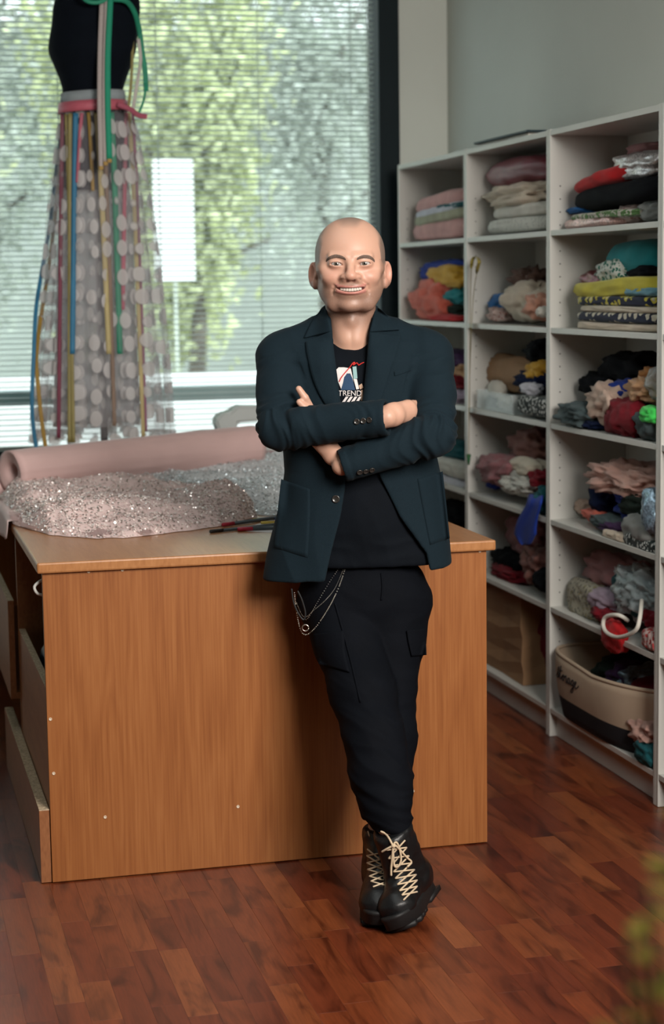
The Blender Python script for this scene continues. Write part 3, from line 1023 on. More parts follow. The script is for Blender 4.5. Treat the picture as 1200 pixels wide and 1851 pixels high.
# far bookcase (unit 3)
fold(3, 1, (735, 398, 836, 434), BLUSH, 'blush pink cloth folded at the bottom of the far top shelf', layers=2)
fold(3, 1, (738, 381, 836, 404), SAGE, 'sage green folded cloth in the far top shelf stack', layers=1, tilt=-.4)
fold(3, 1, (740, 371, 836, 388), LAV, 'lavender white folded cloth in the far top shelf stack', layers=1, tilt=-.6)
fold(3, 1, (780, 366, 836, 378), DTEAL, 'thin dark teal cloth in the far top shelf stack', layers=1)
fold(3, 1, (735, 346, 836, 381), BLUSH, 'blush pink cloth folded on top of the far top shelf stack', layers=1, tilt=-.3, n=3.4)
heap(3, 2, (762, 566, 836, 584), REDC, 'red scrap lying lowest on the far second shelf', xf=.01, depth=.14, amp=.2)
heap(3, 2, (768, 545, 836, 576), DGREEN, 'dark green cloth above the red scrap on the far second shelf', xf=.03, depth=.14)
heap(3, 2, (795, 518, 838, 554), TEAL, 'teal cloth on the far second shelf', xf=.03, depth=.14)
heap(3, 2, (732, 500, 806, 582), CORAL, 'coral cloth draping down the left of the far second shelf', xf=-.005, depth=.16, amp=.35, aniso=(1, 1.6, .7))
heap(3, 2, (790, 486, 838, 526), CORAL, 'second coral cloth behind the yellow one on the far second shelf', xf=.05, depth=.1)
heap(3, 2, (764, 476, 838, 528), MUST, 'golden yellow cloth lying across the coral cloth', xf=.02, depth=.12, amp=.3, aniso=(1, .7, 1.4))
heap(3, 2, (748, 468, 838, 510), ROYAL, 'royal blue cloth topping the far second shelf pile', xf=.04, depth=.14, amp=.3, aniso=(1, .6, 1.5))
heap(3, 3, (780, 630, 838, 668), PURP, 'dark purple cloth on the far third shelf beside the man', xf=.04, depth=.14)
heap(3, 3, (780, 652, 838, 690), TAN, 'tan cloth on the far third shelf beside the man', xf=.03, depth=.14)
heap(3, 3, (780, 672, 838, 708), DRED, 'burgundy cloth on the far third shelf beside the man', xf=.02, depth=.14)
heap(3, 3, (780, 695, 838, 738), LILAC, 'lilac cloth lying lowest on the far third shelf beside the man', xf=.01, depth=.14)
heap(3, 4, (770, 790, 838, 840), DTEAL, 'dark teal cloth on the far fourth shelf beside the elbow', xf=.05, depth=.12)
fold(3, 4, (770, 832, 838, 862), OFFW, 'white paper patterns stacked on the far fourth shelf', layers=3)
fold(3, 4, (760, 858, 838, 885), LAV, 'pale cloth stack lying lowest on the far fourth shelf', layers=2)
heap(3, 5, (770, 905, 838, 965), BLACKC, 'black bundle filling the far fifth shelf behind the jacket', xf=.04, depth=.16)

# bookcase entering at the right edge: a few folded pieces
# gold tape loop hanging in the middle bookcase
tp = [(847, 826), (848, 720), (850, 640), (855, 540), (862, 490), (866, 473), (862, 465), (856, 466), (852, 480), (850, 540), (849, 640), (848, 760)]
tape = thing('hanging_tape', tuple(onx(848, 760, SX - .012)), 'gold tape looped and hanging on the edge of the middle bookcase', 'tape')
pts = smooth_path([onx(a, b_, SX - .008 - .004 * (i % 3)) for i, (a, b_) in enumerate(tp)], 6)
rg = []
for i, q in enumerate(pts):
    t = (pts[min(i + 1, len(pts) - 1)] - pts[max(i - 1, 0)]).normalized()
    w = Vector((0.5, 1, 0)).normalized() * .0085 if 6 * 4 > i or i > 6 * 8 else Vector((1, .35, 0)).normalized() * .008
    rg.append([q - w, q + w, q + w + Vector((.0008, .0004, .0008)), q - w + Vector((.0008, .0004, .0008))])
V, F = loft(rg)
pydata('tape_band', V, F, GOLDT, tape)
V, F = tube([pts[0] + Vector((0, 0, 0.01)), pts[0] - Vector((0, 0, .03))], [.009, .003], 6)
tag(pydata('tape_end', V, F, C('green_tape_end', .03, .13, .05), tape), 'green cloth tip')
# dark folder on top of the middle bookcase
fd = thing('document_folder', tuple(onx(905, 250, SX + .05)), 'dark teal folder of papers lying on top of the middle bookcase', 'folder')
ya, yb = onx(955, 243, SX + .02).y, onx(858, 255, SX + .02).y
boxobj('paper_stack', (SX + .03, SX + .22, ya + .03, yb - .01, 2.0205, 2.032), OFFW, fd, .001)
boxobj('folder_cover', (SX + .015, SX + .24, ya, yb, 2.0325, 2.040), C('folder_card', .012, .028, .036, rough=.5), fd, .002)

# ------------------------------------------------------------------ storage basket
M_CANVAS = plain('beige_canvas', (.47, .36, .26), rough=.9, var=.08, scale=5, bumps=.3, bscale=700)
M_BLACKCANVAS = plain('black_canvas', (.008, .008, .012), rough=.9, bumps=.3, bscale=600)
bk = thing('storage_basket', (SX + .12, 5.24, .10), 'beige canvas storage basket with black base on the bottom shelf', 'basket')
BCX, BCY = SX + .145, 5.235


def bring(z, s=1.0, inset=0.0, n=72):
    """basket outline: front bulges past the shelf edge"""
    t = (z - .1015) / .215
    out = []
    for k in range(n):
        a = 2 * math.pi * k / n
        ca, sa = math.cos(a), math.sin(a)
        ex = 6.0 if sa > 0 else 2.1
        e = (abs(ca) ** ex + abs(sa) ** ex) ** (-1 / ex)
        rx = (.150 + .018 * math.sin(min(1, max(0, t)) * 2.4)) * s - inset
        ry = (.355 + .045 * min(1, max(0, t))) * s - inset
        x = BCX + ca * e * rx
        y = BCY + sa * e * ry
        zz = z
        if t > .6:
            zz = z - (t - .6) / .4 * .022 * (1 - abs(sa)) * (1 if ca < 0 else 0)
        out.append((min(x, XR - .02), y, zz))
    return out


zs = [.1015, .125, .15, .172]
V, F = loft([bring(z) for z in zs], cap1=False)
o = pydata('base_band', V, F, M_BLACKCANVAS, bk)
zs = [.172, .20, .23, .26, .285, .3165]
rg = [bring(z) for z in zs] + [bring(.3165, inset=.006), bring(.25, inset=.008), bring(.18, inset=.010)]
V, F = loft(rg, cap0=False, cap1=True)
o = pydata('canvas_wall', V, F, M_CANVAS, bk)
V, F = merge([tube([Vector(q) for q in bring(.3165, inset=.003)] + [Vector(bring(.3165, inset=.003)[0])], .0065, 7, cap=False)])
pydata('rim_piping', V, F, M_CANVAS, bk)
# handwritten word on the front left of the basket (strokes in units of letter height)
STROKES = [
    [(-.1, .1), (.1, .35), (.35, .85), (.42, 1.15), (.22, .75), (.42, .4), (.25, .02), (-.02, .08)],
    [(.45, .15), (.62, .7), (.78, 1.35), (.66, .5), (.70, .08), (.85, .15), (.98, .4)],
    [(.55, .85), (1.0, .95)],
    [(.98, .4), (1.2, .62), (1.05, .3), (1.12, .05), (1.3, .12), (1.35, .45), (1.2, .62), (1.5, .5)],
    [(1.5, .5), (1.62, .68), (1.72, .55), (1.66, .1), (1.78, .05), (1.92, .3)],
    [(2.25, .55), (2.05, .62), (1.93, .3), (2.0, .04), (2.2, .2), (2.28, .6), (2.24, .08), (2.42, .2)],
    [(2.78, .55), (2.6, .62), (2.48, .3), (2.55, .06), (2.75, .25), (2.82, .6), (2.75, -.2), (2.58, -.62), (2.38, -.65), (2.5, -.3), (2.95, .12)],
    [(2.95, .12), (3.1, .35), (3.2, .58), (3.06, .62), (3.00, .25), (3.14, -.02), (3.36, .12), (3.6, .42)],
]
lm = plain('black_ink_thread', (.01, .01, .012), rough=.7)


def basket_pt(s, t):
    y = 5.535 - s * .058
    z = .232 + t * .034
    # outline angle for this y on the front side
    best = min((q for q in bring(z, n=720) if q[0] < BCX), key=lambda q: abs(q[1] - y))
    return Vector((best[0] - .0012, y, z - .0))


allp = []
for st in STROKES:
    sp = smooth_path([(a, b_, 0) for a, b_ in st], 4)
    allp.append(tube([basket_pt(v.x, v.y) for v in sp], .0017, 5))
V, F = merge(allp)
tag(pydata('storage_lettering', V, F, lm, bk), 'handwritten black word Storage', kind='stuff')
for i, (y_, m_, lab, r_) in enumerate(((5.42, DGREEN, 'dark green scrap inside the storage basket at its left', .07), (5.24, S_BLUE, 'pale blue glitter scrap inside the storage basket', .06), (5.08, DRED, 'dark red scrap inside the storage basket', .07), (5.3, PURP, 'dark cloth filling the middle of the storage basket', .09))):
    V, F = ICO[4]
    W = []
    for p in V:
        q = Vector(p)
        s_ = 1 + .35 * noise.noise(q * 2.3 + Vector((i * 5, 3, 1)))
        W.append((BCX + .02 + q.x * .09 * s_, y_ + q.y * r_ * 1.3 * s_, .268 + q.z * .05 * s_))
    tag(pydata('cloth_scrap', W, F, m_), lab, 'fabric', 'scraps in the storage basket')

# ------------------------------------------------------------------ dress form on the table
MY = 6.85
c0 = ony(170, 165, MY)
form = thing('dress_form', (c0.x, MY, H), 'black dress form on a pole standing on the table before the window', 'dress form')
M_FORM = cloth('black_jersey_form', (.004, .006, .010), sheen=0.0)
# (py, left px, right px, depth factor)
prof = [(-95, 160, 192, 1.0), (-60, 156, 196, 1.0), (-40, 148, 206, .95), (-22, 122, 236, .62), (-8, 104, 250, .60), (12, 96, 253, .62), (45, 93, 250, .70), (75, 88, 247, .80), (95, 88, 244, .84), (120, 98, 236, .80), (145, 108, 227, .78), (165, 113, 222, .78), (190, 114, 222, .62), (230, 114, 226, .5), (280, 116, 226, .45), (330, 120, 220, .4)]
rings = []
for py, a, b_, d in prof:
    A, B = ony(a, py, MY), ony(b_, py, MY)
    cx, w = (A.x + B.x) / 2, (B.x - A.x) / 2
    rings.append([(cx + math.cos(t) * w, MY + math.sin(t) * w * d * (1.0 if math.sin(t) > 0 else 1.08), A.z) for t in np.linspace(0, 2 * math.pi, 40, endpoint=False)])
fine = []
for k in range(40):
    col_ = smooth_path([r[k] for r in rings], 3)
    fine.append(col_)
V, F = loft([[fine[k][i] for k in range(40)] for i in range(len(fine[0]))])
pydata('torso', V, F, M_FORM, form)
zb = ony(170, 330, MY).z
V, F = tube([(c0.x, MY, zb + .02), (c0.x, MY, H + .03)], .014, 12)
pydata('pole', V, F, M_BLACK, form)
V, F = loft([[(c0.x + math.cos(t) * r, MY + math.sin(t) * r, H + z) for t in np.linspace(0, 2 * math.pi, 32, endpoint=False)] for r, z in ((.15, .001), (.15, .012), (.10, .022), (.02, .035))])
pydata('base', V, F, M_BLACK, form)
V, F = loft([[(c0.x + math.cos(t) * r, MY + math.sin(t) * r, ony(170, -95, MY).z + z) for t in np.linspace(0, 2 * math.pi, 20, endpoint=False)] for r, z in ((.036, 0), (.03, .012), (.008, .02), (.012, .045), (.003, .055))])
pydata('neck_cap', V, F, M_BLACK, form)


def tulle(name, c, alpha, dots=True, dalpha=.92, scale=13.5, thr=.30, dc=(.74, .72, .72)):
    mt, nt, b = nmat(name)
    nt.nodes.remove(b)
    out = nt.nodes['Material Output']
    dif = N(nt, 'ShaderNodeBsdfDiffuse')
    trl = N(nt, 'ShaderNodeBsdfTranslucent')
    m1 = N(nt, 'ShaderNodeMixShader')
    m1.inputs[0].default_value = .45
    nt.links.new(dif.outputs[0], m1.inputs[1])
    nt.links.new(trl.outputs[0], m1.inputs[2])
    tp = N(nt, 'ShaderNodeBsdfTransparent')
    m2 = N(nt, 'ShaderNodeMixShader')
    nt.links.new(tp.outputs[0], m2.inputs[1])
    nt.links.new(m1.outputs[0], m2.inputs[2])
    nt.links.new(m2.outputs[0], out.inputs[0])
    dif.inputs[0].default_value = trl.inputs[0].default_value = (*c, 1)
    m2.inputs[0].default_value = alpha
    if dots:
        tc = N(nt, 'ShaderNodeTexCoord')
        vo = N(nt, 'ShaderNodeTexVoronoi')
        vo.inputs['Scale'].default_value = scale
        vo.inputs['Randomness'].default_value = .35
        nt.links.new(tc.outputs['UV'], vo.inputs['Vector'])
        rm = ramp(nt, [(thr - .03, (dalpha,) * 3), (thr + .03, (alpha,) * 3)])
        nt.links.new(vo.outputs['Distance'], rm.inputs[0])
        nt.links.new(rm.outputs[0], m2.inputs[0])
        rc = ramp(nt, [(thr - .02, dc), (thr + .02, c)])
        nt.links.new(vo.outputs['Distance'], rc.inputs[0])
        nt.links.new(rc.outputs[0], dif.inputs[0])
        nt.links.new(rc.outputs[0], trl.inputs[0])
    return mt


M_TULLE = tulle('white_dotted_tulle', (.56, .54, .56), .17, True, .9, 11.5, .35)
M_LINING = tulle('grey_white_lining', (.52, .51, .53), .72, True, .95, 12, .34)
M_SLIP = cloth('navy_slip', (.016, .02, .034), sheen=0)
skirt = thing('tulle_skirt', (c0.x, MY, H), 'long white dotted tulle skirt with coloured ribbons worn by the dress form', 'skirt')


def skirt_layer(name, mat, rows, nf, amp, ysc=.62, n=220, seed=0, yoff=0):
    R = np.random.default_rng(seed)
    ph = R.random(3) * 6
    ring_list, uvs = [], []
    P = smooth_path([(a, b_, py) for py, a, b_ in rows], 5)
    for v in P:
        py = v.z
        A, B = ony(v.x, py, MY), ony(v.y, py, MY)
        cx, w = (A.x + B.x) / 2, (B.x - A.x) / 2
        t = (py - rows[0][0]) / (rows[-1][0] - rows[0][0])
        rg = []
        for t_ in np.linspace(0, 2 * math.pi, n, endpoint=False):
            f = 1 + amp * (.25 + .75 * t) * (math.sin(nf * t_ + ph[0] + .8 * math.sin(3 * t_ + t)) + .5 * math.sin(nf * 1.7 * t_ + ph[1]))
            rg.append((cx + math.cos(t_) * w * min(f, 1.06), MY + yoff + math.sin(t_) * w * ysc * f, A.z))
        ring_list.append(rg)
    V, F = loft(ring_list, cap0=False, cap1=False)
    o = pydata(name, V, F, mat, skirt)
    uv = o.data.uv_layers.new(name='UVMap')
    V = np.array(V)
    ang = np.arctan2(V[:, 1] - MY, V[:, 0] - c0.x)
    for lp in o.data.loops:
        v = V[lp.vertex_index]
        a = ang[lp.vertex_index]
        uv.data[lp.index].uv = ((a % (2 * math.pi)) * .22, v[2])
    return o


skirt_layer('slip', M_SLIP, [(188, 117, 219), (230, 113, 229), (290, 111, 233), (345, 112, 230)], 9, .02, .60, 80, 3)
skirt_layer('lining', M_LINING, [(330, 113, 232), (400, 108, 240), (600, 104, 246), (772, 100, 252)], 13, .05, .55, 200, 4)
skirt_layer('tulle_layer', M_TULLE, [(185, 113, 222), (215, 106, 243), (300, 96, 262), (420, 84, 282), (600, 72, 300), (802, 58, 314)], 17, .045, .62, 260, 5)
skirt_layer('tulle_layer', M_TULLE, [(190, 114, 221), (220, 110, 236), (320, 102, 252), (480, 94, 270), (790, 72, 298)], 15, .05, .58, 240, 9)


def band(name, rows, mat, parent, ex=.004, d=.84, n=48):
    rg = []
    for py, a, b_ in rows:
        A, B = ony(a, py, MY), ony(b_, py, MY)
        cx, w = (A.x + B.x) / 2, (B.x - A.x) / 2
        rg.append([(cx + math.cos(t) * (w + ex), MY + math.sin(t) * (w * d + ex), A.z + .006 * math.cos(t)) for t in np.linspace(0, 2 * math.pi, n, endpoint=False)])
    V, F = loft(rg, cap0=False, cap1=False)
    o = pydata(name, V, F, mat, parent)
    o.modifiers.new('s', 'SOLIDIFY').thickness = .002
    return o


M_GREYBAND = cloth('grey_blue_elastic', (.27, .31, .33))
M_PINKRIB = cloth('pink_satin_ribbon', (.46, .10, .14), rough=.5, spec=.5)
band('waistband', [(166, 112, 223), (176, 111, 224), (188, 111, 224)], M_GREYBAND, skirt, .003)
band('ribbon_belt', [(184, 110, 226), (194, 109, 228), (203, 108, 230)], M_PINKRIB, skirt, .007)


def ribbon(name, pts, w, mat, parent=None, yoff=None, ndir=(0, -1, 0)):
    """flat ribbon through (px, py, Y) points, width w in px"""
    P = smooth_path([ony(a, b_, y) for a, b_, y in pts], 6)
    hw = w / 2 * MY / FPX
    rg = []
    for i, q in enumerate(P):
        t = (P[min(i + 1, len(P) - 1)] - P[max(i - 1, 0)]).normalized()
        s = t.cross(Vector(ndir))
        s = s.normalized() if s.length > .05 else Vector((1, 0, 0))
        o_ = Vector(ndir) * -.0009
        rg.append([q - s * hw, q + s * hw, q + s * hw + o_, q - s * hw + o_])
    V, F = loft(rg)
    return pydata(name, V, F, mat, parent)


RB = {k: cloth('ribbon_' + k, c, rough=.55, spec=.45) for k, c in dict(maroon=(.17, .03, .06), olive=(.26, .22, .08), blue=(.025, .16, .29), pink=(.42, .10, .15), gold=(.33, .20, .035), palegold=(.46, .38, .18), green=(.015, .24, .14), brown=(.22, .15, .11), mauve=(.26, .10, .16), white=(.50, .47, .44)).items()}


def yfront(px, py):
    """front of the outer tulle at this height"""
    t = (py - 190) / 610
    w = (52 + t * 76) * MY / FPX
    cx = 168 + t * 18
    u = max(-.97, min(.97, (px - cx) / (52 + t * 76)))
    return MY - w * .66 * math.sqrt(1 - u * u) - .012


for x0, x1, y0, y1, w, k in ((113, 106, 206, 792, 7, 'maroon'), (127, 126, 205, 800, 8, 'olive'), (137, 131, 204, 640, 9, 'blue'), (148, 140, 204, 330, 6, 'pink'), (160, 168, 203, 345, 6, 'gold'), (174, 197, 203, 640, 9, 'palegold'), (186, 207, 203, 770, 7, 'brown'), (201, 217, 203, 640, 10, 'green'), (228, 222, 203, 560, 7, 'pink'), (233, 259, 203, 790, 7, 'palegold'), (240, 264, 205, 780, 5, 'mauve'), (120, 133, 206, 800, 6, 'olive')):
    pts = []
    for t in np.linspace(0, 1, 7):
        py = y0 + (y1 - y0) * t
        px = x0 + (x1 - x0) * (t ** .8)
        pts.append((px, py, yfront(px, py)))
    tag(ribbon('hanging_ribbon', pts, w, RB[k], skirt), k.replace('pale', 'pale ') + ' ribbon')
tag(ribbon('hanging_ribbon', [(120, 204, 6.93), (108, 260, 6.94), (98, 340, 6.95), (88, 420, 6.93), (74, 500, 6.86), (65, 560, 6.72), (61, 640, 6.64), (58, 720, 6.62), (60, 770, 6.62), (66, 812, 6.62)], 7, RB['blue'], skirt), 'turquoise blue ribbon')
tag(ribbon('hanging_ribbon', [(122, 204, 6.93), (112, 280, 6.94), (102, 370, 6.95), (90, 470, 6.94), (76, 560, 6.86), (66, 640, 6.68), (69, 700, 6.62), (76, 765, 6.6), (83, 812, 6.6)], 7, RB['gold'], skirt), 'gold ribbon')
tag(ribbon('hanging_ribbon', [(212, 188, 6.74), (236, 198, 6.72), (250, 208, 6.70), (266, 211, 6.68)], 9, RB['pink'], skirt), 'pink belt ribbon tail')

# ribbons slung over the shoulder of the form
def striped(name, a, b_, scale=330):
    mt, nt, b = nmat(name)
    tc = N(nt, 'ShaderNodeTexCoord')
    wv = N(nt, 'ShaderNodeTexWave', bands_direction='Z')
    wv.inputs['Scale'].default_value = scale / 6.28
    nt.links.new(tc.outputs['Object'], wv.inputs['Vector'])
    r = ramp(nt, [(.45, a), (.55, b_)])
    nt.links.new(wv.outputs[0], r.inputs[0])
    nt.links.new(r.outputs[0], b.inputs['Base Color'])
    setin(b, rough=.7, spec=.3)
    return mt


M_WSTRIPE = striped('white_zipper_tape', (.52, .47, .45), (.30, .26, .25))
M_GSTRIPE = striped('green_zipper_tape', (.02, .34, .20), (.012, .20, .12))
RT = 'zips slung over the dress form'


def topthing(o, label, cat='ribbon'):
    return tag(o, label, cat, RT)


for i, (pts, w, mt_, lab) in enumerate((
        ([(190, -60, 6.86), (186, -35, 6.74), (184, 10, 6.705), (181, 90, 6.69), (180, 180, 6.68), (182, 260, 6.66), (183, 303, 6.655)], 8, M_WSTRIPE, 'white ribbed zip hanging leftmost down the front of the dress form'),
        ([(196, -60, 6.86), (194, -35, 6.735), (193, 10, 6.70), (190, 100, 6.685), (189, 190, 6.675), (191, 295, 6.65)], 8, M_WSTRIPE, 'white ribbed zip hanging beside the green one down the front'),
        ([(202, -60, 6.86), (201, -35, 6.73), (199, 10, 6.695), (195, 100, 6.68), (195, 190, 6.67), (198, 288, 6.645)], 10, M_GSTRIPE, 'green zip hanging down the front of the dress form'),
        ([(205, -2, 6.70), (228, 2, 6.72), (243, 22, 6.76), (252, 55, 6.80), (257, 95, 6.81), (262, 125, 6.81), (264, 165, 6.81)], 9, RB['green'], 'green ribbon looping off the right shoulder of the dress form'),
        ([(250, 70, 6.80), (254, 110, 6.80), (248, 150, 6.79), (240, 200, 6.78)], 6, RB['white'], 'beige ribbon hanging at the right of the dress form'),
        ([(240, 60, 6.79), (239, 110, 6.77), (236, 160, 6.76), (232, 195, 6.75)], 5, RB['olive'], 'olive ribbon hanging at the right of the dress form waist'),
        ([(263, 150, 6.81), (261, 175, 6.80), (255, 195, 6.78), (249, 208, 6.77)], 4, RB['green'], 'thin green ribbon end curling at the right of the waist'),
        ([(130, -30, 6.72), (155, 0, 6.68), (178, 4, 6.675), (192, -2, 6.68)], 7, RB['green'], 'green ribbon lying across the neckline of the dress form'))):
    topthing(ribbon('draped_ribbon', pts, w, mt_), lab)
for px, py, y in ((183, 303, 6.655), (191, 295, 6.65), (198, 290, 6.645)):
    q = ony(px, py, y - .003)
    o = boxobj('zip_end', (q.x - .008, q.x + .008, q.y - .003, q.y + .003, q.z - .008, q.z + .006), RB['gold'], None, .002)
    tag(o, {183: 'brass end of the leftmost white zip', 191: 'brass end of the second white zip', 198: 'brass end of the green zip'}[px], 'zip end', RT)

# ------------------------------------------------------------------ things on the table
def tulle_roll():
    a = Vector((.435, 6.02, H + .090))
    b_ = Vector((1.36, 6.56, H + .098))
    t = thing('tulle_roll', ((a.x + b_.x) / 2, (a.y + b_.y) / 2, H), 'fat roll of pale pink tulle lying across the table', 'fabric roll')
    ax = (b_ - a).normalized()
    e1 = ax.cross(Vector((0, 0, 1))).normalized()
    e2 = e1.cross(ax)
    n = 64
    rg = []
    S = 44
    for i in range(S + 1):
        s = i / S
        c = a + (b_ - a) * s
        r = .071 + .006 * s
        ring_ = []
        for k in range(n):
            th_ = 2 * math.pi * k / n
            w = .0022 * noise.noise(Vector((math.cos(th_) * 2.5, math.sin(th_) * 2.5, s * 9))) + .0016 * noise.noise(Vector((math.cos(th_) * 6, math.sin(th_) * 6, s * 3)))
            spill = -.012 * max(0, math.sin(th_ + .8)) * (1 if i == 0 else 0)
            ring_.append(c + ax * spill + (e1 * math.cos(th_) + e2 * math.sin(th_)) * (r + w))
        rg.append(ring_)
    # spiral ends: step in to the hollow core
    ends0 = [[a + ax * d + (e1 * math.cos(q) + e2 * math.sin(q)) * r_ for q in np.linspace(0, 2 * math.pi, n, endpoint=False)] for r_, d in ((.026, .30), (.026, .012), (.040, .004), (.058, .0))]
    ends1 = [[b_ + ax * d + (e1 * math.cos(q) + e2 * math.sin(q)) * r_ for q in np.linspace(0, 2 * math.pi, n, endpoint=False)] for r_, d in ((.062, .004), (.040, .002), (.026, -.01), (.026, -.3))]
    V, F = loft(ends0 + rg + ends1)
    pydata('rolled_tulle', V, F, M_ROLL, t)
    # loose outer end of the tulle
    P = []
    for i in range(25):
        s = i / 24
        c = a + (b_ - a) * (s * .5)
        row = []
        for k in range(8):
            th_ = math.radians(200 + k * 14)
            r = .0765 + .002 * s + k * .0012
            row.append(c - ax * .01 * k * (1 - s) + (e1 * math.cos(th_) + e2 * math.sin(th_)) * r)
        P.append(row)
    V, F = loft(P, closed=False)
    o = pydata('loose_end', V, F, M_ROLL, t)
    o.modifiers.new('s', 'SOLIDIFY').thickness = .0012


M_ROLL = plain('pink_tulle_roll', (.60, .41, .39), rough=.8, var=.06, scale=7, bumps=.15, bscale=300)
setin(M_ROLL.node_tree.nodes['Principled BSDF'], sheen=.3)
tulle_roll()


def sheet(name, label, front, back, mat, mat_seq, nseq, hmax, seed, edge=.0015, tint=None, nx=90, ny=60, lo=0.0):
    """crumpled cloth on the tabletop between two boundary polylines (world x, y), with sequins"""
    R = np.random.default_rng(seed)
    fr = [Vector((*p, 0)) for p in front]
    bk_ = [Vector((*p, 0)) for p in back]
    def along(P, s):
        x = s * (len(P) - 1)
        i = min(int(x), len(P) - 2)
        return P[i].lerp(P[i + 1], x - i)
    G = np.zeros((nx + 1, ny + 1, 3))
    for i in range(nx + 1):
        for j in range(ny + 1):
            s, t = i / nx, j / ny
            p = along(fr, s).lerp(along(bk_, s), t)
            q = Vector((p.x * 3.1, p.y * 4.2, seed))
            w = noise.noise_vector(q * .8) * .5
            h = (.5 + .5 * noise.noise(q * 1.1 + w)) * .7 + .42 * max(0, ridge(noise.noise(Vector((p.x * 2.2, p.y * 8, seed * 3)) + w * 2))) + .07 * noise.noise(q * 5)
            ed = min(1, min(s, 1 - s) * 9) ** .7 * min(1, t * 5.5) ** .7 * min(1, (1 - t) * 7 + .1)
            z = H + edge + hmax * max(0.02, h) * ed + lo * min(1, t * 4)
            jx = .012 * noise.noise(Vector((s * 14, t * 3, seed))) * (1 - t)
            G[i, j] = (p.x, p.y + jx * 2, z)
    V = G.reshape(-1, 3)
    F = [(i * (ny + 1) + j, (i + 1) * (ny + 1) + j, (i + 1) * (ny + 1) + j + 1, i * (ny + 1) + j + 1) for i in range(nx) for j in range(ny)]
    t = thing(name, (float(V[:, 0].mean()), float(V[:, 1].mean()), H), label, 'fabric')
    o = pydata('cloth_layer', V, F, mat, t)
    # sequins
    ii, jj = R.integers(0, nx, nseq), R.integers(0, ny, nseq)
    a, b_ = R.random((nseq, 1)), R.random((nseq, 1))
    p00, p10, p01 = G[ii, jj], G[ii + 1, jj], G[ii, jj + 1]
    P = p00 + (p10 - p00) * a + (p01 - p00) * b_
    nrm = np.cross(p10 - p00, p01 - p00)
    nrm /= np.linalg.norm(nrm, axis=1)[:, None] + 1e-9
    nrm += R.normal(size=(nseq, 3)) * .45
    nrm /= np.linalg.norm(nrm, axis=1)[:, None]
    ta = np.cross(nrm, R.normal(size=(nseq, 3)))
    ta /= np.linalg.norm(ta, axis=1)[:, None]
    tb = np.cross(nrm, ta)
    r = .0032 + .0012 * R.random((nseq, 1))
    P = P + np.array([0, 0, .003])
    V = np.stack([P + ta * r, P + tb * r * .8, P - ta * r, P - tb * r * .8], 1).reshape(-1, 3)
    F = np.arange(nseq * 4).reshape(-1, 4)
    tag(pydata('sequins', V, F, mat_seq, t, smooth=False), kind='stuff')
    return t


def seqmat(name, c):
    mt, nt, b = nmat(name)
    g = N(nt, 'ShaderNodeNewGeometry')
    r = ramp(nt, [(0, tuple(x * .7 for x in c)), (1, tuple(min(1, x * 1.25) for x in c))])
    nt.links.new(g.outputs['Random Per Island'], r.inputs[0])
    nt.links.new(r.outputs[0], b.inputs['Base Color'])
    rmt = ramp(nt, [(.70, (.05, .05, .05)), (.74, (.95, .95, .95))])
    nt.links.new(g.outputs['Random Per Island'], rmt.inputs[0])
    nt.links.new(rmt.outputs[0], b.inputs['Metallic'])
    setin(b, rough=.2, spec=.9)
    return mt


M_PTULLE = plain('blush_tulle', (.66, .51, .49), rough=.8, var=.08, bumps=.3, bscale=260)
M_STULLE = plain('grey_tulle', (.55, .57, .58), rough=.8, var=.08, bumps=.3, bscale=260)
Q_PINK = seqmat('champagne_sequins', (.80, .69, .65))
Q_SILV = seqmat('silver_sequins', (.72, .76, .78))
sheet('sequin_fabric', 'silver grey sequinned fabric spread on the table behind the pens', [(.86, 5.55), (1.02, 5.42), (1.12, 5.30), (1.22, 5.28), (1.40, 5.4), (1.50, 5.6)], [(.80, 6.28), (1.0, 6.5), (1.2, 6.7), (1.35, 6.95), (1.48, 7.0), (1.56, 6.9)], M_STULLE, Q_SILV, 15000, .055, 11, lo=.01)
sheet('sequin_fabric', 'blush sequinned tulle heaped on the near left of the table', [(.395, 5.33), (.47, 5.10), (.55, 5.00), (.66, 4.955), (.79, 5.01), (.96, 5.11), (1.10, 5.26)], [(.392, 6.05), (.5, 6.15), (.62, 6.2), (.75, 6.2), (.9, 6.1), (1.05, 5.85), (1.16, 5.55)], M_PTULLE, Q_PINK, 15000, .098, 5)
# plain tulle border falling at the front left and over the table's left edge
P = []
for i in range(31):
    s = i / 30
    row = []
    for j in range(13):
        t = j / 12
        x = .385 + .36 * s
        yb_ = 5.30 - .33 * math.sin(min(1, s * 1.3) * 1.4)
        y = yb_ + .16 * t - .03 * (1 - t) * math.sin(s * 14)
        z = H + .006 + .018 * t + .006 * math.sin(s * 21 + t * 5) * (1 - abs(2 * t - 1)) + .004
        row.append((x, y, max(H + .003, z)))
    P.append(row)
V, F = loft(P, closed=False)
o = pydata('tulle_edge', V, F, tulle('sheer_blush_tulle', (.56, .42, .41), .6, False))
tag(o, 'sheer unsequinned blush tulle edge at the front left of the table', 'fabric')
P = []
for i in range(25):
    s = i / 24
    row = []
    for j in range(11):
        t = j / 10
        y = 5.36 + 1.2 * s
        if t < .4:
            x, z = .44 - .064 * t / .4, H + .012 + .006 * math.sin(s * 9)
        else:
            x, z = .376 - .012 * math.sin(s * 20 + t) * (t - .4), H + .01 - (t - .4) / .6 * (.05 + .05 * s + .02 * math.sin(s * 7))
        row.append((x, y, z))
    P.append(row)
V, F = loft(P, closed=False)
o = pydata('tulle_overhang', V, F, M_PTULLE)
o.modifiers.new('s', 'SOLIDIFY').thickness = .002
tag(o, 'blush tulle hanging over the left edge of the table', 'fabric')

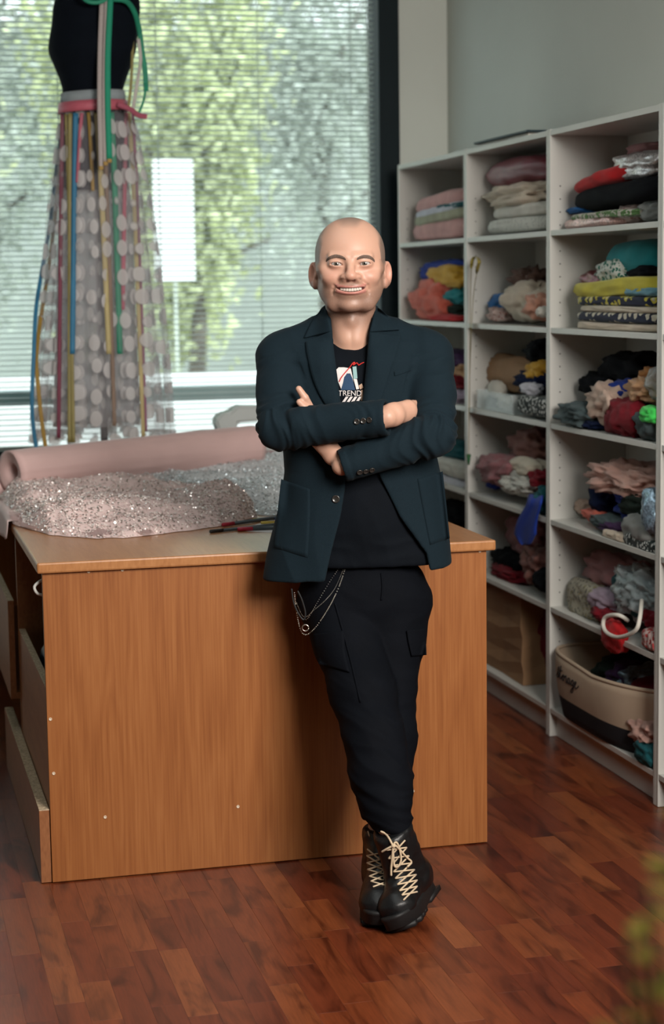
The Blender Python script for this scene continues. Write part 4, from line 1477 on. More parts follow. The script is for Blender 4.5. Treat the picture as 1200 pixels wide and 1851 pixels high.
# pens
def pen(px0, py0, px1, py1, capc, bodyc, label, r=.0052, endc=None, lift=0.0):
    a, b_ = onz(px0, py0, H + r + .0006 + lift), onz(px1, py1, H + r + .0006 + lift)
    d = (b_ - a).normalized()
    L = (b_ - a).length
    t = thing('marker_pen', tuple(a.lerp(b_, .5) - Vector((0, 0, r + lift))), label, 'pen', 'pens on the table beside the man')
    V, F = tube([a + d * .002, a + d * .004, a + d * .045], [r * .8, r * 1.08, r * 1.08], 12)
    pydata('cap', V, F, capc, t)
    V, F = tube([a + d * .045, a + d * (L - .012), a + d * (L - .011), b_], [r, r, r * .8, r * .75], 12)
    pydata('barrel', V, F, bodyc, t)
    if endc:
        V, F = tube([a + d * (L - .035), a + d * (L - .01)], r * 1.06, 12)
        pydata('end_band', V, F, endc, t)


M_PRED = plain('red_pen_plastic', (.42, .02, .05), rough=.35)
M_PGREY = plain('grey_pen_plastic', (.06, .075, .085), rough=.4)
M_PBLACK = plain('black_pen_plastic', (.012, .010, .010), rough=.35)
M_PYEL = plain('yellow_pen_plastic', (.50, .36, .06), rough=.4)
M_PBLUE = plain('blue_pen_plastic', (.02, .08, .25), rough=.4)
pen(378, 961, 520, 946, M_PBLACK, M_PGREY, 'dark pen with black cap lying nearest the table front', r=.0048)
pen(428, 957, 560, 951, M_PRED, M_PGREY, 'grey marker with red cap lying nearest the man', r=.0058)
pen(401, 949, 540, 930, M_PRED, M_PGREY, 'grey marker with red cap and red end lying behind', r=.0055, endc=M_PRED, lift=.0006)
pen(455, 940, 570, 932, M_PYEL, M_PBLUE, 'blue pen with yellow cap behind the red markers', r=.0045)
pen(470, 945, 580, 942, M_PYEL, M_PRED, 'red pen with yellow cap between the markers', r=.0042)
q = [onz(a, b_, H) for a, b_ in ((432, 960), (640, 972), (700, 950), (470, 946))]
V, F = loft([[(v.x, v.y, H + .0004) for v in q], [(v.x, v.y, H + .0009) for v in q]])
tag(pydata('paper_sheet', V, F, plain('white_paper', (.62, .60, .60), rough=.8, var=.02), smooth=False), 'white sheet of paper lying under the red capped markers', 'paper')

# ------------------------------------------------------------------ sewing machine at the back of the table
M_MACH = plain('grey_machine_enamel', (.42, .45, .44), rough=.35, var=.03)
sm = thing('sewing_machine', (1.62, 7.0, H), 'pale grey sewing machine at the far end of the table by the window', 'sewing machine')
ca, cb_ = ony(385, 800, 7.1), ony(545, 800, 7.1)
x0, x1 = ca.x, cb_.x
def slab(name, pts, y0, y1, mat, bev=.012):
    bm = bmesh.new()
    f = bm.faces.new([bm.verts.new((x, y0, z)) for x, z in pts])
    r = bmesh.ops.extrude_face_region(bm, geom=[f])
    for v in r['geom']:
        if isinstance(v, bmesh.types.BMVert):
            v.co.y = y1
    bmesh.ops.bevel(bm, geom=list(bm.edges), offset=bev, segments=3, affect='EDGES')
    return obj(name, bm, mat, sm)
W_ = x1 - x0
slab('bed', [(x0 + .02, H + .001), (x1 + .04, H + .001), (x1 + .04, H + .075), (x0 + .02, H + .075)], 7.0, 7.18, M_MACH)
slab('head', [(x0 + .0, H + .16), (x0 + .03, H + .19), (x0 + .06, H + .19), (x0 + .09, H + .215), (x0 + .20, H + .21), (x1 + .02, H + .20), (x1 + .04, H + .11), (x1 - .05, H + .11), (x1 - .08, H + .155), (x0 + .09, H + .15), (x0 + .08, H + .095), (x0 + .02, H + .095)], 7.03, 7.14, M_MACH, .008)
slab('column', [(x1 - .08, H + .075), (x1 + .035, H + .075), (x1 + .035, H + .17), (x1 - .08, H + .17)], 7.03, 7.14, M_MACH, .01)
V, F = tube([(x0 + .05, 7.085, H + .10), (x0 + .05, 7.085, H + .08)], .004, 8)
pydata('needle_bar', V, F, M_METAL, sm)
V, F = loft([[(x1 + .045 + d, 7.085 + math.cos(t) * r, H + .15 + math.sin(t) * r) for t in np.linspace(0, 2 * math.pi, 24, endpoint=False)] for r, d in ((.03, -.003), (.034, .004), (.034, .016), (.028, .02))])
pydata('hand_wheel', V, F, M_MACH, sm)
heap_l = [(1.50, 6.93, .05, DUSTY, 'dusty pink scrap lying before the sewing machine')]
for x_, y_, r_, m_, lab in heap_l:
    V, F = ICO[3]
    W = [(x_ + q[0] * r_ * 1.5, y_ + q[1] * r_, H + .0225 + q[2] * .022) for q in V]
    tag(pydata('cloth_scrap', W, F, m_), lab, 'fabric')

# black bag in the table's side bin
V, F = ICO[4]
W = []
for p in V:
    q = Vector(p)
    s_ = 1 + .3 * noise.noise(q * 2.1 + Vector((9, 3, 1)))
    W.append((max(.424, .62 + q.x * .18 * s_), min(5.43, max(4.618, 5.0 + q.y * .30 * s_)), min(.80, max(.1395, .40 + q.z * .26 * s_))))
tag(pydata('black_bag', W, F, cloth('black_shiny_bag', (.012, .018, .024), rough=.3, spec=.5, sheen=0)), 'black shiny bag stuffed in the side compartment of the table', 'bag')

# ------------------------------------------------------------------ blurred plant close to the lens at the right edge
pc = Vector((.462, 1.005, .80))
plant = thing('potted_plant', (pc.x, pc.y, .55), 'yellow green potted plant blurred close at the right picture edge', 'plant')
M_YLEAF = plain('yellow_leaf', (.38, .32, .03), rough=.6, var=.3)
M_GLEAF = plain('dark_green_leaf', (.06, .07, .02), rough=.6, var=.3)
V, F = loft([[(pc.x + math.cos(t) * r, pc.y + math.sin(t) * r, z) for t in np.linspace(0, 2 * math.pi, 28, endpoint=False)] for r, z in ((.05, .551), (.07, .65), (.075, .68), (.068, .68), (.06, .66), (.001, .66))])
pydata('pot', V, F, plain('terracotta', (.36, .15, .08), rough=.8), plant)
R = random.Random(3)
for k in range(11):
    a = R.uniform(0, 6.28)
    top = Vector((pc.x - .01 + R.uniform(-.022, .05), pc.y + R.uniform(-.05, .05), R.uniform(1.11, 1.19)))
    base = Vector((pc.x + math.cos(a) * .02, pc.y + math.sin(a) * .02, .66))
    V, F = tube(smooth_path([base, base.lerp(top, .5) + Vector((R.uniform(-.02, .02), 0, 0)), top], 4), .0018, 5)
    st = pydata('stem', V, F, M_GLEAF, plant)
    for l in range(5):
        c = base.lerp(top, .72 + .07 * l)
        d = Vector((R.uniform(-1, 1), R.uniform(-1, 1), R.uniform(-.1, .8))).normalized()
        s_ = d.cross(Vector((0, 0, 1))).normalized()
        L = R.uniform(.018, .032)
        nrm = s_.cross(d)
        pts = []
        for u_ in np.linspace(0, 1, 6):
            w = math.sin(u_ * math.pi * .95 + .05) * L * .33
            m_ = c + d * L * u_ - nrm * .25 * L * u_ * u_
            pts.append([m_ - s_ * w, m_ + nrm * w * .25, m_ + s_ * w])
        V, F = loft(pts, closed=False)
        pydata('leaf', V, F, M_YLEAF if l > 1 else M_GLEAF, st)
stand = thing('plant_stool', (pc.x, pc.y, 0), 'small white stool under the potted plant', 'stool')
V, F = loft([[(pc.x + math.cos(t) * r, pc.y + math.sin(t) * r, z) for t in np.linspace(0, 2 * math.pi, 32, endpoint=False)] for r, z in ((.13, .525), (.135, .53), (.135, .546), (.13, .55))])
pydata('seat', V, F, M_WHITE, stand)
for k in range(3):
    a = k * 2.094 + .3
    V, F = tube([(pc.x + math.cos(a) * .09, pc.y + math.sin(a) * .09, .526), (pc.x + math.cos(a) * .14, pc.y + math.sin(a) * .14, .002)], .012, 8)
    pydata('leg', V, F, M_WHITE, stand)

# ------------------------------------------------------------------ the person: signed distance fields meshed with surface nets
def ML(px, py, D):
    """pixel at forward depth D -> person frame (u right, D away, z up)"""
    c, d = ray(px, py)
    t = D / float(d @ FH)
    p = c + d * t
    return np.array([float(p @ RH), D, float(p[2])])


def to_world(V):
    V = np.asarray(V)
    return V[:, :1] * RH[None] + V[:, 1:2] * FH[None] + V[:, 2:3] * np.array([[0, 0, 1.0]])


def smin(a, b, k):
    h = np.clip(.5 + .5 * (b - a) / k, 0, 1)
    return b * (1 - h) + a * h - k * h * (1 - h)


def smax(a, b, k):
    return -smin(-a, -b, k)


def rcone(P, a, b, ra, rb, n=None, k=1.0):
    a, b = np.asarray(a, float), np.asarray(b, float)
    ab = b - a
    t = np.clip(((P - a) @ ab) / (ab @ ab + 1e-12), 0, 1)
    v = P - (a + t[:, None] * ab)
    if n is not None:
        n = np.asarray(n, float)
        n = n / np.linalg.norm(n)
        v = v + (k - 1) * (v @ n)[:, None] * n
        return (np.linalg.norm(v, axis=1) - (ra + (rb - ra) * t)) / (1 + .35 * (k - 1))
    return np.linalg.norm(v, axis=1) - (ra + (rb - ra) * t)


def chain(P, pts, rs, k=.01):
    d = None
    for i in range(len(pts) - 1):
        e = rcone(P, pts[i], pts[i + 1], rs[i], rs[i + 1])
        d = e if d is None else smin(d, e, k)
    return d


def ell(P, c, r, R=None):
    q = P - np.asarray(c, float)
    if R is not None:
        q = q @ R
    r = np.asarray(r, float)
    k0 = np.linalg.norm(q / r, axis=1)
    k1 = np.linalg.norm(q / (r * r), axis=1) + 1e-9
    return k0 * (k0 - 1) / k1


def rotz(a):
    c, s = math.cos(a), math.sin(a)
    return np.array([[c, -s, 0], [s, c, 0], [0, 0, 1.0]])


def mesh_sdf(f, xs, ys, zs, B=6):
    """surface nets on a (possibly uneven) grid; only blocks near the surface are evaluated"""
    xs, ys, zs = (np.asarray(a, np.float64) for a in (xs, ys, zs))
    nx, ny, nz = len(xs), len(ys), len(zs)
    vol = np.full((nx, ny, nz), 1.0, np.float32)
    bi, bj, bk = (np.arange(0, n, B) for n in (nx, ny, nz))
    def mid(a, b):
        e = np.minimum(b + B, len(a) - 1)
        return (a[b] + a[e]) / 2, (a[e] - a[b]) / 2
    mx, hx = mid(xs, bi)
    my, hy = mid(ys, bj)
    mz, hz = mid(zs, bk)
    GI, GJ, GK = np.meshgrid(np.arange(len(bi)), np.arange(len(bj)), np.arange(len(bk)), indexing='ij')
    C_ = np.stack([mx[GI], my[GJ], mz[GK]], -1).reshape(-1, 3)
    rad = np.sqrt(hx[GI] ** 2 + hy[GJ] ** 2 + hz[GK] ** 2).reshape(-1)
    d = f(C_)
    act = np.abs(d) < rad * 1.5 + .004
    ins = (d < 0) & ~act
    GI, GJ, GK = GI.reshape(-1), GJ.reshape(-1), GK.reshape(-1)
    for i, j, k in zip(GI[ins] * B, GJ[ins] * B, GK[ins] * B):
        vol[i:i + B, j:j + B, k:k + B] = -1
    oi, oj, ok = np.meshgrid(np.arange(B), np.arange(B), np.arange(B), indexing='ij')
    I = (GI[act] * B)[:, None] + oi.reshape(-1)[None]
    J = (GJ[act] * B)[:, None] + oj.reshape(-1)[None]
    K = (GK[act] * B)[:, None] + ok.reshape(-1)[None]
    I, J, K = I.reshape(-1), J.reshape(-1), K.reshape(-1)
    m_ = (I < nx) & (J < ny) & (K < nz)
    I, J, K = I[m_], J[m_], K[m_]
    CH = 400000
    for s in range(0, len(I), CH):
        i, j, k = I[s:s + CH], J[s:s + CH], K[s:s + CH]
        vol[i, j, k] = f(np.stack([xs[i], ys[j], zs[k]], -1))
    vol[0], vol[-1] = 1, 1
    vol[:, 0], vol[:, -1] = 1, 1
    vol[:, :, 0], vol[:, :, -1] = 1, 1
    S = vol < 0
    cnt = np.zeros((nx - 1, ny - 1, nz - 1), np.int8)
    for a in (0, 1):
        for b in (0, 1):
            for c in (0, 1):
                cnt += S[a:nx - 1 + a, b:ny - 1 + b, c:nz - 1 + c]
    cells = np.argwhere((cnt > 0) & (cnt < 8))
    idx = np.full(cnt.shape, -1, np.int32)
    idx[cells[:, 0], cells[:, 1], cells[:, 2]] = np.arange(len(cells))
    acc = np.zeros((len(cells), 3))
    num = np.zeros(len(cells))
    ci, cj, ck = cells.T
    cor = [(a, b, c) for a in (0, 1) for b in (0, 1) for c in (0, 1)]
    for p in range(8):
        for q in range(p + 1, 8):
            A, Bc = cor[p], cor[q]
            if sum(abs(x - y) for x, y in zip(A, Bc)) != 1:
                continue
            va = vol[ci + A[0], cj + A[1], ck + A[2]].astype(float)
            vb = vol[ci + Bc[0], cj + Bc[1], ck + Bc[2]].astype(float)
            cr = (va < 0) != (vb < 0)
            t = np.where(cr, va / np.where(cr, va - vb, 1), 0)
            pa = np.stack([xs[ci + A[0]], ys[cj + A[1]], zs[ck + A[2]]], -1)
            pb = np.stack([xs[ci + Bc[0]], ys[cj + Bc[1]], zs[ck + Bc[2]]], -1)
            acc += np.where(cr[:, None], pa + (pb - pa) * t[:, None], 0)
            num += cr
    V = acc / num[:, None]
    F = []
    def quads(sl, off):
        a = sl[0]
        b = sl[1]
        e = np.argwhere(a != b)
        flip = a[e[:, 0], e[:, 1], e[:, 2]]
        return e, flip
    e, fl = quads((S[:-1, 1:-1, 1:-1], S[1:, 1:-1, 1:-1]), None)
    i, j, k = e[:, 0], e[:, 1] + 1, e[:, 2] + 1
    q = np.stack([idx[i, j - 1, k - 1], idx[i, j, k - 1], idx[i, j, k], idx[i, j - 1, k]], 1)
    q[~fl] = q[~fl][:, ::-1]
    F.append(q)
    e, fl = quads((S[1:-1, :-1, 1:-1], S[1:-1, 1:, 1:-1]), None)
    i, j, k = e[:, 0] + 1, e[:, 1], e[:, 2] + 1
    q = np.stack([idx[i - 1, j, k - 1], idx[i - 1, j, k], idx[i, j, k], idx[i, j, k - 1]], 1)
    q[~fl] = q[~fl][:, ::-1]
    F.append(q)
    e, fl = quads((S[1:-1, 1:-1, :-1], S[1:-1, 1:-1, 1:]), None)
    i, j, k = e[:, 0] + 1, e[:, 1] + 1, e[:, 2]
    q = np.stack([idx[i - 1, j - 1, k], idx[i, j - 1, k], idx[i, j, k], idx[i - 1, j, k]], 1)
    q[~fl] = q[~fl][:, ::-1]
    F.append(q)
    F = np.concatenate(F)
    F = F[(F >= 0).all(1)]
    return V, F


def smooth_mesh(V, F, it=2, lam=.5, keep=None):
    n = len(V)
    for _ in range(it):
        s = np.zeros((n, 3))
        c = np.zeros(n)
        for a, b in ((0, 1), (1, 2), (2, 3), (3, 0)):
            np.add.at(s, F[:, a], V[F[:, b]])
            np.add.at(s, F[:, b], V[F[:, a]])
            np.add.at(c, F[:, a], 1)
            np.add.at(c, F[:, b], 1)
        w = V + lam * (s / c[:, None] - V)
        V = w if keep is None else np.where(keep[:, None], V, w)
    return V


def vnormals(V, F):
    n = np.cross(V[F[:, 2]] - V[F[:, 0]], V[F[:, 3]] - V[F[:, 1]])
    o = np.zeros_like(V)
    for a in range(4):
        np.add.at(o, F[:, a], n)
    return o / (np.linalg.norm(o, axis=1)[:, None] + 1e-12)


def largest(V, F, minfrac=.0):
    return V, F


def np_mesh(name, V, F, mat, parent=None, base=None):
    W = to_world(V)
    me = bpy.data.meshes.new(name)
    if base is not None:
        W = W - np.array(base)[None]
    me.vertices.add(len(W))
    me.vertices.foreach_set('co', W.astype(np.float32).ravel())
    k = F.shape[1]
    me.loops.add(F.size)
    me.loops.foreach_set('vertex_index', F.astype(np.int32).ravel())
    me.polygons.add(len(F))
    me.polygons.foreach_set('loop_start', np.arange(0, F.size, k, dtype=np.int32))
    me.polygons.foreach_set('loop_total', np.full(len(F), k, np.int32))
    me.update(calc_edges=True)
    me.validate()
    me.shade_smooth()
    o = link(name, me, mat, parent)
    return o


def bvh_of(V, F):
    W = to_world(V)
    return BVHTree.FromPolygons([Vector(w) for w in W], [tuple(int(i) for i in f) for f in F])


def cast(bvhs, px, py):
    c, d = ray(px, py)
    d = d / np.linalg.norm(d)
    best = None
    for b in bvhs:
        h = b.ray_cast(Vector(c), Vector(d))
        if h[0] is not None and (best is None or h[3] < best[1]):
            best = (h[0], h[3], h[1])
    return best, Vector(d)


def nz(p):
    return noise.noise(Vector(p))


# --- joints (pixels + forward depth)
HO = ML(633.5, 476, 4.447)
HO[1] = 4.535                                    # head centre depth
S_R, E_R, W_R = ML(508, 645, 4.58), ML(505, 775, 4.44), ML(700, 754, 4.365)
S_L, E_L, W_L = ML(775, 642, 4.58), ML(786, 784, 4.425), ML(617, 842, 4.41)
BASE_L = ML(690, 1600, 4.30)
BASE_L[2] = 0
PBASE = tuple(to_world(BASE_L[None])[0])

# --- head
def head_sdf(Q, folds=True):
    x, y, z = Q[:, 0], Q[:, 1], Q[:, 2]
    X = np.abs(x)
    M_ = np.stack([X, y, z], -1)                 # mirrored copy
    d = smin(ell(Q, (0, .016, .030), (.0855, .099, .084)), ell(Q, (0, -.014, -.012), (.0785, .072, .086)), .03)
    d = smin(d, ell(Q, (0, -.018, -.062), (.0715, .066, .053)), .025)
    d = smin(d, rcone(M_, (.060, .004, -.058), (.040, -.050, -.097), .019, .020), .02)
    d = smin(d, ell(Q, (0, -.071, -.1005), (.027, .018, .0165)), .02)
    d = smin(d, ell(M_, (.044, -.0605, -.033), (.027, .0245, .0205)), .014)
    d = smin(d, ell(M_, (.062, -.038, -.014), (.020, .030, .014)), .016)
    d = smin(d, rcone(M_, (.010, -.0855, .0150), (.046, -.0735, .0165), .0088, .0085), .010)
    # sockets, lids
    d = smax(d, -ell(M_, (.034, -.1015, -.0015), (.0200, .0165, .0105)), .011)
    d = smin(d, ell(M_, (.0345, -.0745, -.001), (.0195, .0166, .0128)), .007)
    # upper lid fold
    zl = z - .0012 * np.clip((X - .034) / .014, -1, 1) + .10 * np.clip(X - .034, -1, 1) ** 2 * 60
    sl = ell(np.stack([X, y, zl], -1), (.0345, -.094, -.0010), (.0182, .0190, .0037))
    d = smax(d, -sl, .0010)
    # nose
    no = rcone(Q, (0, -.083, .010), (0, -.1045, -.024), .0088, .0105)
    no = smin(no, ell(Q, (0, -.1075, -.0305), (.0140, .0125, .0110)), .007)
    no = smin(no, ell(M_, (.0168, -.0945, -.0345), (.0094, .0135, .0092)), .009)
    d = smin(d, no, .010)
    d = smax(d, -ell(M_, (.0080, -.1035, -.0432), (.0042, .0060, .0030)), .0025)
    # muzzle, folds
    d = smin(d, ell(Q, (0, -.0765, -.058), (.037, .021, .024)), .016)
    if not folds:
        return d
    d = smax(d, -chain(M_, FOLD, [.0014, .0030, .0036, .0030, .0012], .003), .0055)
    # mouth in smile-warped coordinates
    s = X / .038
    yc = y + .0970 - .0165 * s ** 2
    zc = z + .0635 - .0062 * s ** 2
    rl = np.clip(1 - s ** 2, .0, 1)
    lipu = np.sqrt(yc ** 2 + ((zc - .0060) * 1.2) ** 2) - (.0002 + .0026 * rl)
    lipl = np.sqrt((yc + .0002) ** 2 + ((zc + .0078)) ** 2) - (.0002 + .0036 * rl)
    lip = np.maximum(np.minimum(lipu, lipl), X - .037)
    d = smin(d, lip, .006)
    op = ell(np.stack([x, yc, zc], -1), (0, 0, -.0004), (.0355, .013, .0050))
    d = smax(d, -op, .0012)
    d = smax(d, -ell(M_, (.0412, -.0840, -.0572), (.0042, .008, .0058)), .005)
    # chin groove
    d = smax(d, -ell(Q, (0, -.1035, -.0835), (.016, .006, .0040)), .008)
    # ears
    R_ = rotz(-math.radians(38))
    e = ell(M_, (.0915, .012, -.026), (.0058, .0195, .0320), R_)
    e = smin(e, ell(M_, (.0865, .004, -.052), (.0055, .008, .010), R_), .008)
    e = smax(e, -ell(M_, (.0970, .0085, -.021), (.0085, .0115, .0200), R_), .003)
    e = smin(e, ell(M_, (.0845, .0, -.028), (.004, .006, .008)), .004)
    d = smin(d, e, .005)
    # neck
    nk = rcone(Q, (0, .022, -.070), (0, .040, -.200), .060, .066)
    nk = smin(nk, rcone(M_, (.050, .02, -.055), (.012, -.016, -.185), .011, .009), .03)
    nk = smin(nk, ell(Q, (0, -.024, -.140), (.012, .014, .014)), .015)
    d = smin(d, nk, .018)
    return d


def surf_y(x_, z_):
    ys = np.linspace(-.13, -.03, 201)
    v = head_sdf(np.stack([np.full(201, x_), ys, np.full(201, z_)], -1), False)
    return float(ys[np.argmax(v < 0)])


FOLD = [(a, surf_y(a, b_) + .0004, b_) for a, b_ in ((.0205, -.0375), (.0310, -.0455), (.0400, -.0545), (.0440, -.0640), (.0440, -.0740))]


def finger(P, pts, r0, r1):
    n = len(pts)
    return chain(P, pts, [r0 + (r1 - r0) * i / (n - 1) for i in range(n)], .003)


def hands_sdf(P):
    # his right hand: out of the upper cuff, fingers tucked behind the other arm
    d = rcone(P, ML(688, 756, 4.366), ML(712, 750, 4.380), .0265, .0265, (0.1, 1, .1), 1.2)
    d = smin(d, rcone(P, ML(710, 749, 4.381), ML(736, 743, 4.418), .0275, .0275, (-.6, 1, .1), 1.5), .012)
    for ya, yb_ in ((730, 729), (738, 738), (746, 747), (753, 755)):
        d = smin(d, finger(P, [ML(734, ya + 2, 4.416), ML(746, ya, 4.438), ML(756, yb_, 4.470), ML(764, yb_ + 1, 4.500)], .0100, .0080), .006)
    d = smin(d, finger(P, [ML(708, 757, 4.395), ML(722, 764, 4.425), ML(738, 764, 4.455)], .0120, .009), .010)
    # his left hand: out of the lower cuff, fingers appearing over the other forearm
    e = rcone(P, ML(626, 838, 4.415), ML(604, 824, 4.428), .0245, .0225, (0, 1, .1), 1.2)
    e = smin(e, rcone(P, ML(602, 822, 4.430), ML(576, 786, 4.452), .0235, .031, (0, 1, .2), 1.6), .012)
    for tip, midp, kn, r in ((ML(540, 703, 4.415), ML(551, 719, 4.415), ML(566, 748, 4.435), .0100), (ML(541, 727, 4.408), ML(553, 739, 4.412), ML(568, 762, 4.435), .0100), (ML(545, 748, 4.43), ML(557, 758, 4.435), ML(572, 776, 4.445), .0094), (ML(552, 766, 4.435), ML(562, 772, 4.44), ML(578, 788, 4.45), .0085)):
        e = smin(e, finger(P, [kn, midp, tip], r * 1.08, r * .82), .004)
    e = smin(e, finger(P, [ML(596, 808, 4.435), ML(604, 788, 4.445), ML(602, 768, 4.45)], .0115, .009), .010)
    return np.minimum(d, e)


HIP_R, KNEE_R, ANK_R = ML(612, 1085, 4.56), ML(674, 1330, 4.36), ML(709, 1498, 4.255)
HIP_L, KNEE_L, ANK_L = ML(722, 1085, 4.58), ML(703, 1330, 4.46), ML(690, 1500, 4.385)


def body_sdf(P):
    out = np.full(len(P), 1.0)
    # trunk and limbs (slim, under the clothes)
    d = chain(P, [HO + (0, .05, -.19), HO + (0, .06, -.30), HO + (0, .06, -.50), ML(660, 1060, 4.58)], [.062, .085, .085, .085], .04)
    for S, E, W in ((S_R, E_R, W_R), (S_L, E_L, W_L)):
        d = smin(d, chain(P, [HO + (0, .05, -.22), S + (0, .01, -.02), E, W], [.06, .038, .030, .024], .02), .02)
    for Hh, K, A in ((HIP_R, KNEE_R, ANK_R), (HIP_L, KNEE_L, ANK_L)):
        d = smin(d, chain(P, [Hh, K, A, A - (0, 0.0, .06)], [.062, .042, .030, .03], .02), .02)
    m_ = P[:, 2] > HO[2] - .24
    if m_.any():
        d[m_] = smin(d[m_], head_sdf(P[m_] - HO), .012)
    m_ = (P[:, 2] < HO[2] - .24) & (P[:, 2] > HO[2] - .56) & (P[:, 1] < 4.56)
    if m_.any():
        d[m_] = smin(d[m_], hands_sdf(P[m_]), .006)
    return d


def axis(segs):
    out = []
    for a, b, st in segs:
        out += list(np.arange(a, b - 1e-9, st))
    return np.array(out + [segs[-1][1]])


u0 = HO[0]
BX = axis([(u0 - .26, u0 - .15, .006), (u0 - .15, u0 - .105, .003), (u0 - .105, u0 + .105, .002), (u0 + .105, u0 + .20, .003), (u0 + .20, u0 + .30, .007)])
BY = axis([(4.16, 4.35, .008), (4.35, 4.42, .003), (4.42, 4.66, .0021), (4.66, 4.74, .008)])
z0 = HO[2]
BZ = axis([(.14, z0 - .56, .009), (z0 - .56, z0 - .30, .003), (z0 - .30, z0 - .14, .003), (z0 - .14, z0 + .125, .002)])
bV, bF = mesh_sdf(body_sdf, BX, BY, BZ)
bV = smooth_mesh(bV, bF, 1, .4)
body_bvh = bvh_of(bV, bF)


# --- skin
mt, nt, b = nmat('skin')
at = N(nt, 'ShaderNodeAttribute', attribute_name='tone')
tc = N(nt, 'ShaderNodeTexCoord')
n1 = N(nt, 'ShaderNodeTexNoise')
n1.inputs['Scale'].default_value = 1500
n1.inputs['Detail'].default_value = 3
nt.links.new(tc.outputs['Object'], n1.inputs['Vector'])
st = N(nt, 'ShaderNodeAttribute', attribute_name='stubble')
rr = ramp(nt, [(.38, (.42, .36, .33)), (.62, (1, 1, 1))])
nt.links.new(n1.outputs[0], rr.inputs[0])
mx = N(nt, 'ShaderNodeMix', data_type='RGBA', blend_type='MULTIPLY')
nt.links.new(st.outputs['Fac'], mx.inputs[0])
nt.links.new(at.outputs['Color'], mx.inputs[6])
nt.links.new(rr.outputs[0], mx.inputs[7])
nt.links.new(mx.outputs[2], b.inputs['Base Color'])
setin(b, rough=.46, spec=.45)
b.inputs['Subsurface Weight'].default_value = .12
b.inputs['Subsurface Radius'].default_value = (.012, .004, .002)
b.inputs['Subsurface Scale'].default_value = .6
n2 = N(nt, 'ShaderNodeTexNoise')
n2.inputs['Scale'].default_value = 260
nt.links.new(tc.outputs['Object'], n2.inputs['Vector'])
bump(nt, b, n2.outputs[0], .12, .0008)
M_SKIN = mt
person = np_mesh('person', bV, bF, M_SKIN, base=PBASE)
person.location = PBASE
tag(person, 'smiling man in dark jacket, arms crossed and ankles crossed, leaning on the table', 'person')

# tones per vertex
Q = bV - HO
x, y, z = Q.T
X = np.abs(x)
def sstep(a, b, v):
    t = np.clip((v - a) / (b - a), 0, 1)
    return t * t * (3 - 2 * t)
tone = np.tile(np.array([.500, .292, .212]), (len(bV), 1))
def mixin(mask, c):
    global tone
    tone = tone * (1 - mask[:, None]) + np.array(c)[None] * mask[:, None]
nn = np.array([nz(q * 28) for q in Q])
inhead = z > -.16
red = np.exp(-((X - .045) ** 2 + (z + .03) ** 2) / .022 ** 2) * (y < -.03) * .45 + np.exp(-(x ** 2 + (z + .032) ** 2) / .016 ** 2) * (y < -.09) * .4
mixin(np.clip(red, 0, 1) * inhead, (.48, .215, .155))
mixin(.4 * (X > .086) * (z > -.065) * (z < .02), (.56, .24, .18))
# cropped hair: sides and crown, receding temples
hl = .092 - .35 * np.clip(X - .012, 0, 1) * 0 + .020 * sstep(.012, .045, X) - .060 * sstep(.045, .080, X)
hair = .8 * sstep(-.010, .018, z - hl - .2 * np.clip(-y - .04, 0, 1) * 0 + .006 * nn) * (y > -.075)
sideh = sstep(.066, .077, X + .003 * nn) * sstep(-.012, .008, z) * (y > -.046)
backh = sstep(.0, .03, y) * sstep(-.05, -.02, z) * (X < .09)
hair = np.clip(np.maximum(np.maximum(hair, sideh), backh), 0, 1) * (z > -.06) * (X < .0885)
mixin(hair * .80, (.165, .135, .115))
# beard shadow
jaw = sstep(-.056, -.086, z - .55 * np.clip(X - .040, 0, .04)) * sstep(-.175, -.120, z + .2 * np.clip(y + .05, -.05, .05)) * (y < .03)
mouth_clear = 1 - np.exp(-((x / .034) ** 2 + ((z + .064) / .013) ** 2) ** 2)
mous = np.exp(-((X / .030) ** 4 + ((z + .0505) / .0065) ** 4)) * (y < -.08)
cheek_clear = 1 - .75 * np.exp(-(((X - .030) / .020) ** 2 + ((z + .052) / .016) ** 2))
beard = np.clip(np.maximum(jaw * mouth_clear * cheek_clear, mous * .8), 0, 1) * (z > -.2)
beard *= (1 - .45 * np.exp(-(x / .02) ** 2 - ((z + .098) / .012) ** 2))
burn = sstep(.068, .078, X) * (z < .01) * (z > -.07) * (y < .0) * (X < .084)
beard = np.clip(np.maximum(beard, burn * .8), 0, 1)
mixin(beard * .58, (.20, .125, .095))
# lips and mouth
s = X / .038
yc = y + .0970 - .0165 * s ** 2
zc = z + .0635 - .0062 * s ** 2
lips = (np.exp(-(((zc - .0062) / .0036) ** 4)) + np.exp(-(((zc + .0085) / .0046) ** 4))) * (X < .037) * (np.abs(yc) < .007)
mixin(np.clip(lips, 0, 1) * .85, (.45, .175, .15))
inm = (np.abs(zc) < .0062) * (X < .037) * (yc > .0025) * (y < -.06)
mixin(inm * 1.0, (.10, .02, .018))
mixin(((np.abs(X - .0072) < .004) * (np.abs(z + .042) < .003) * (y > -.107) * (y < -.09)) * .8, (.12, .04, .03))  # shade inside the nostrils painted into the skin tone
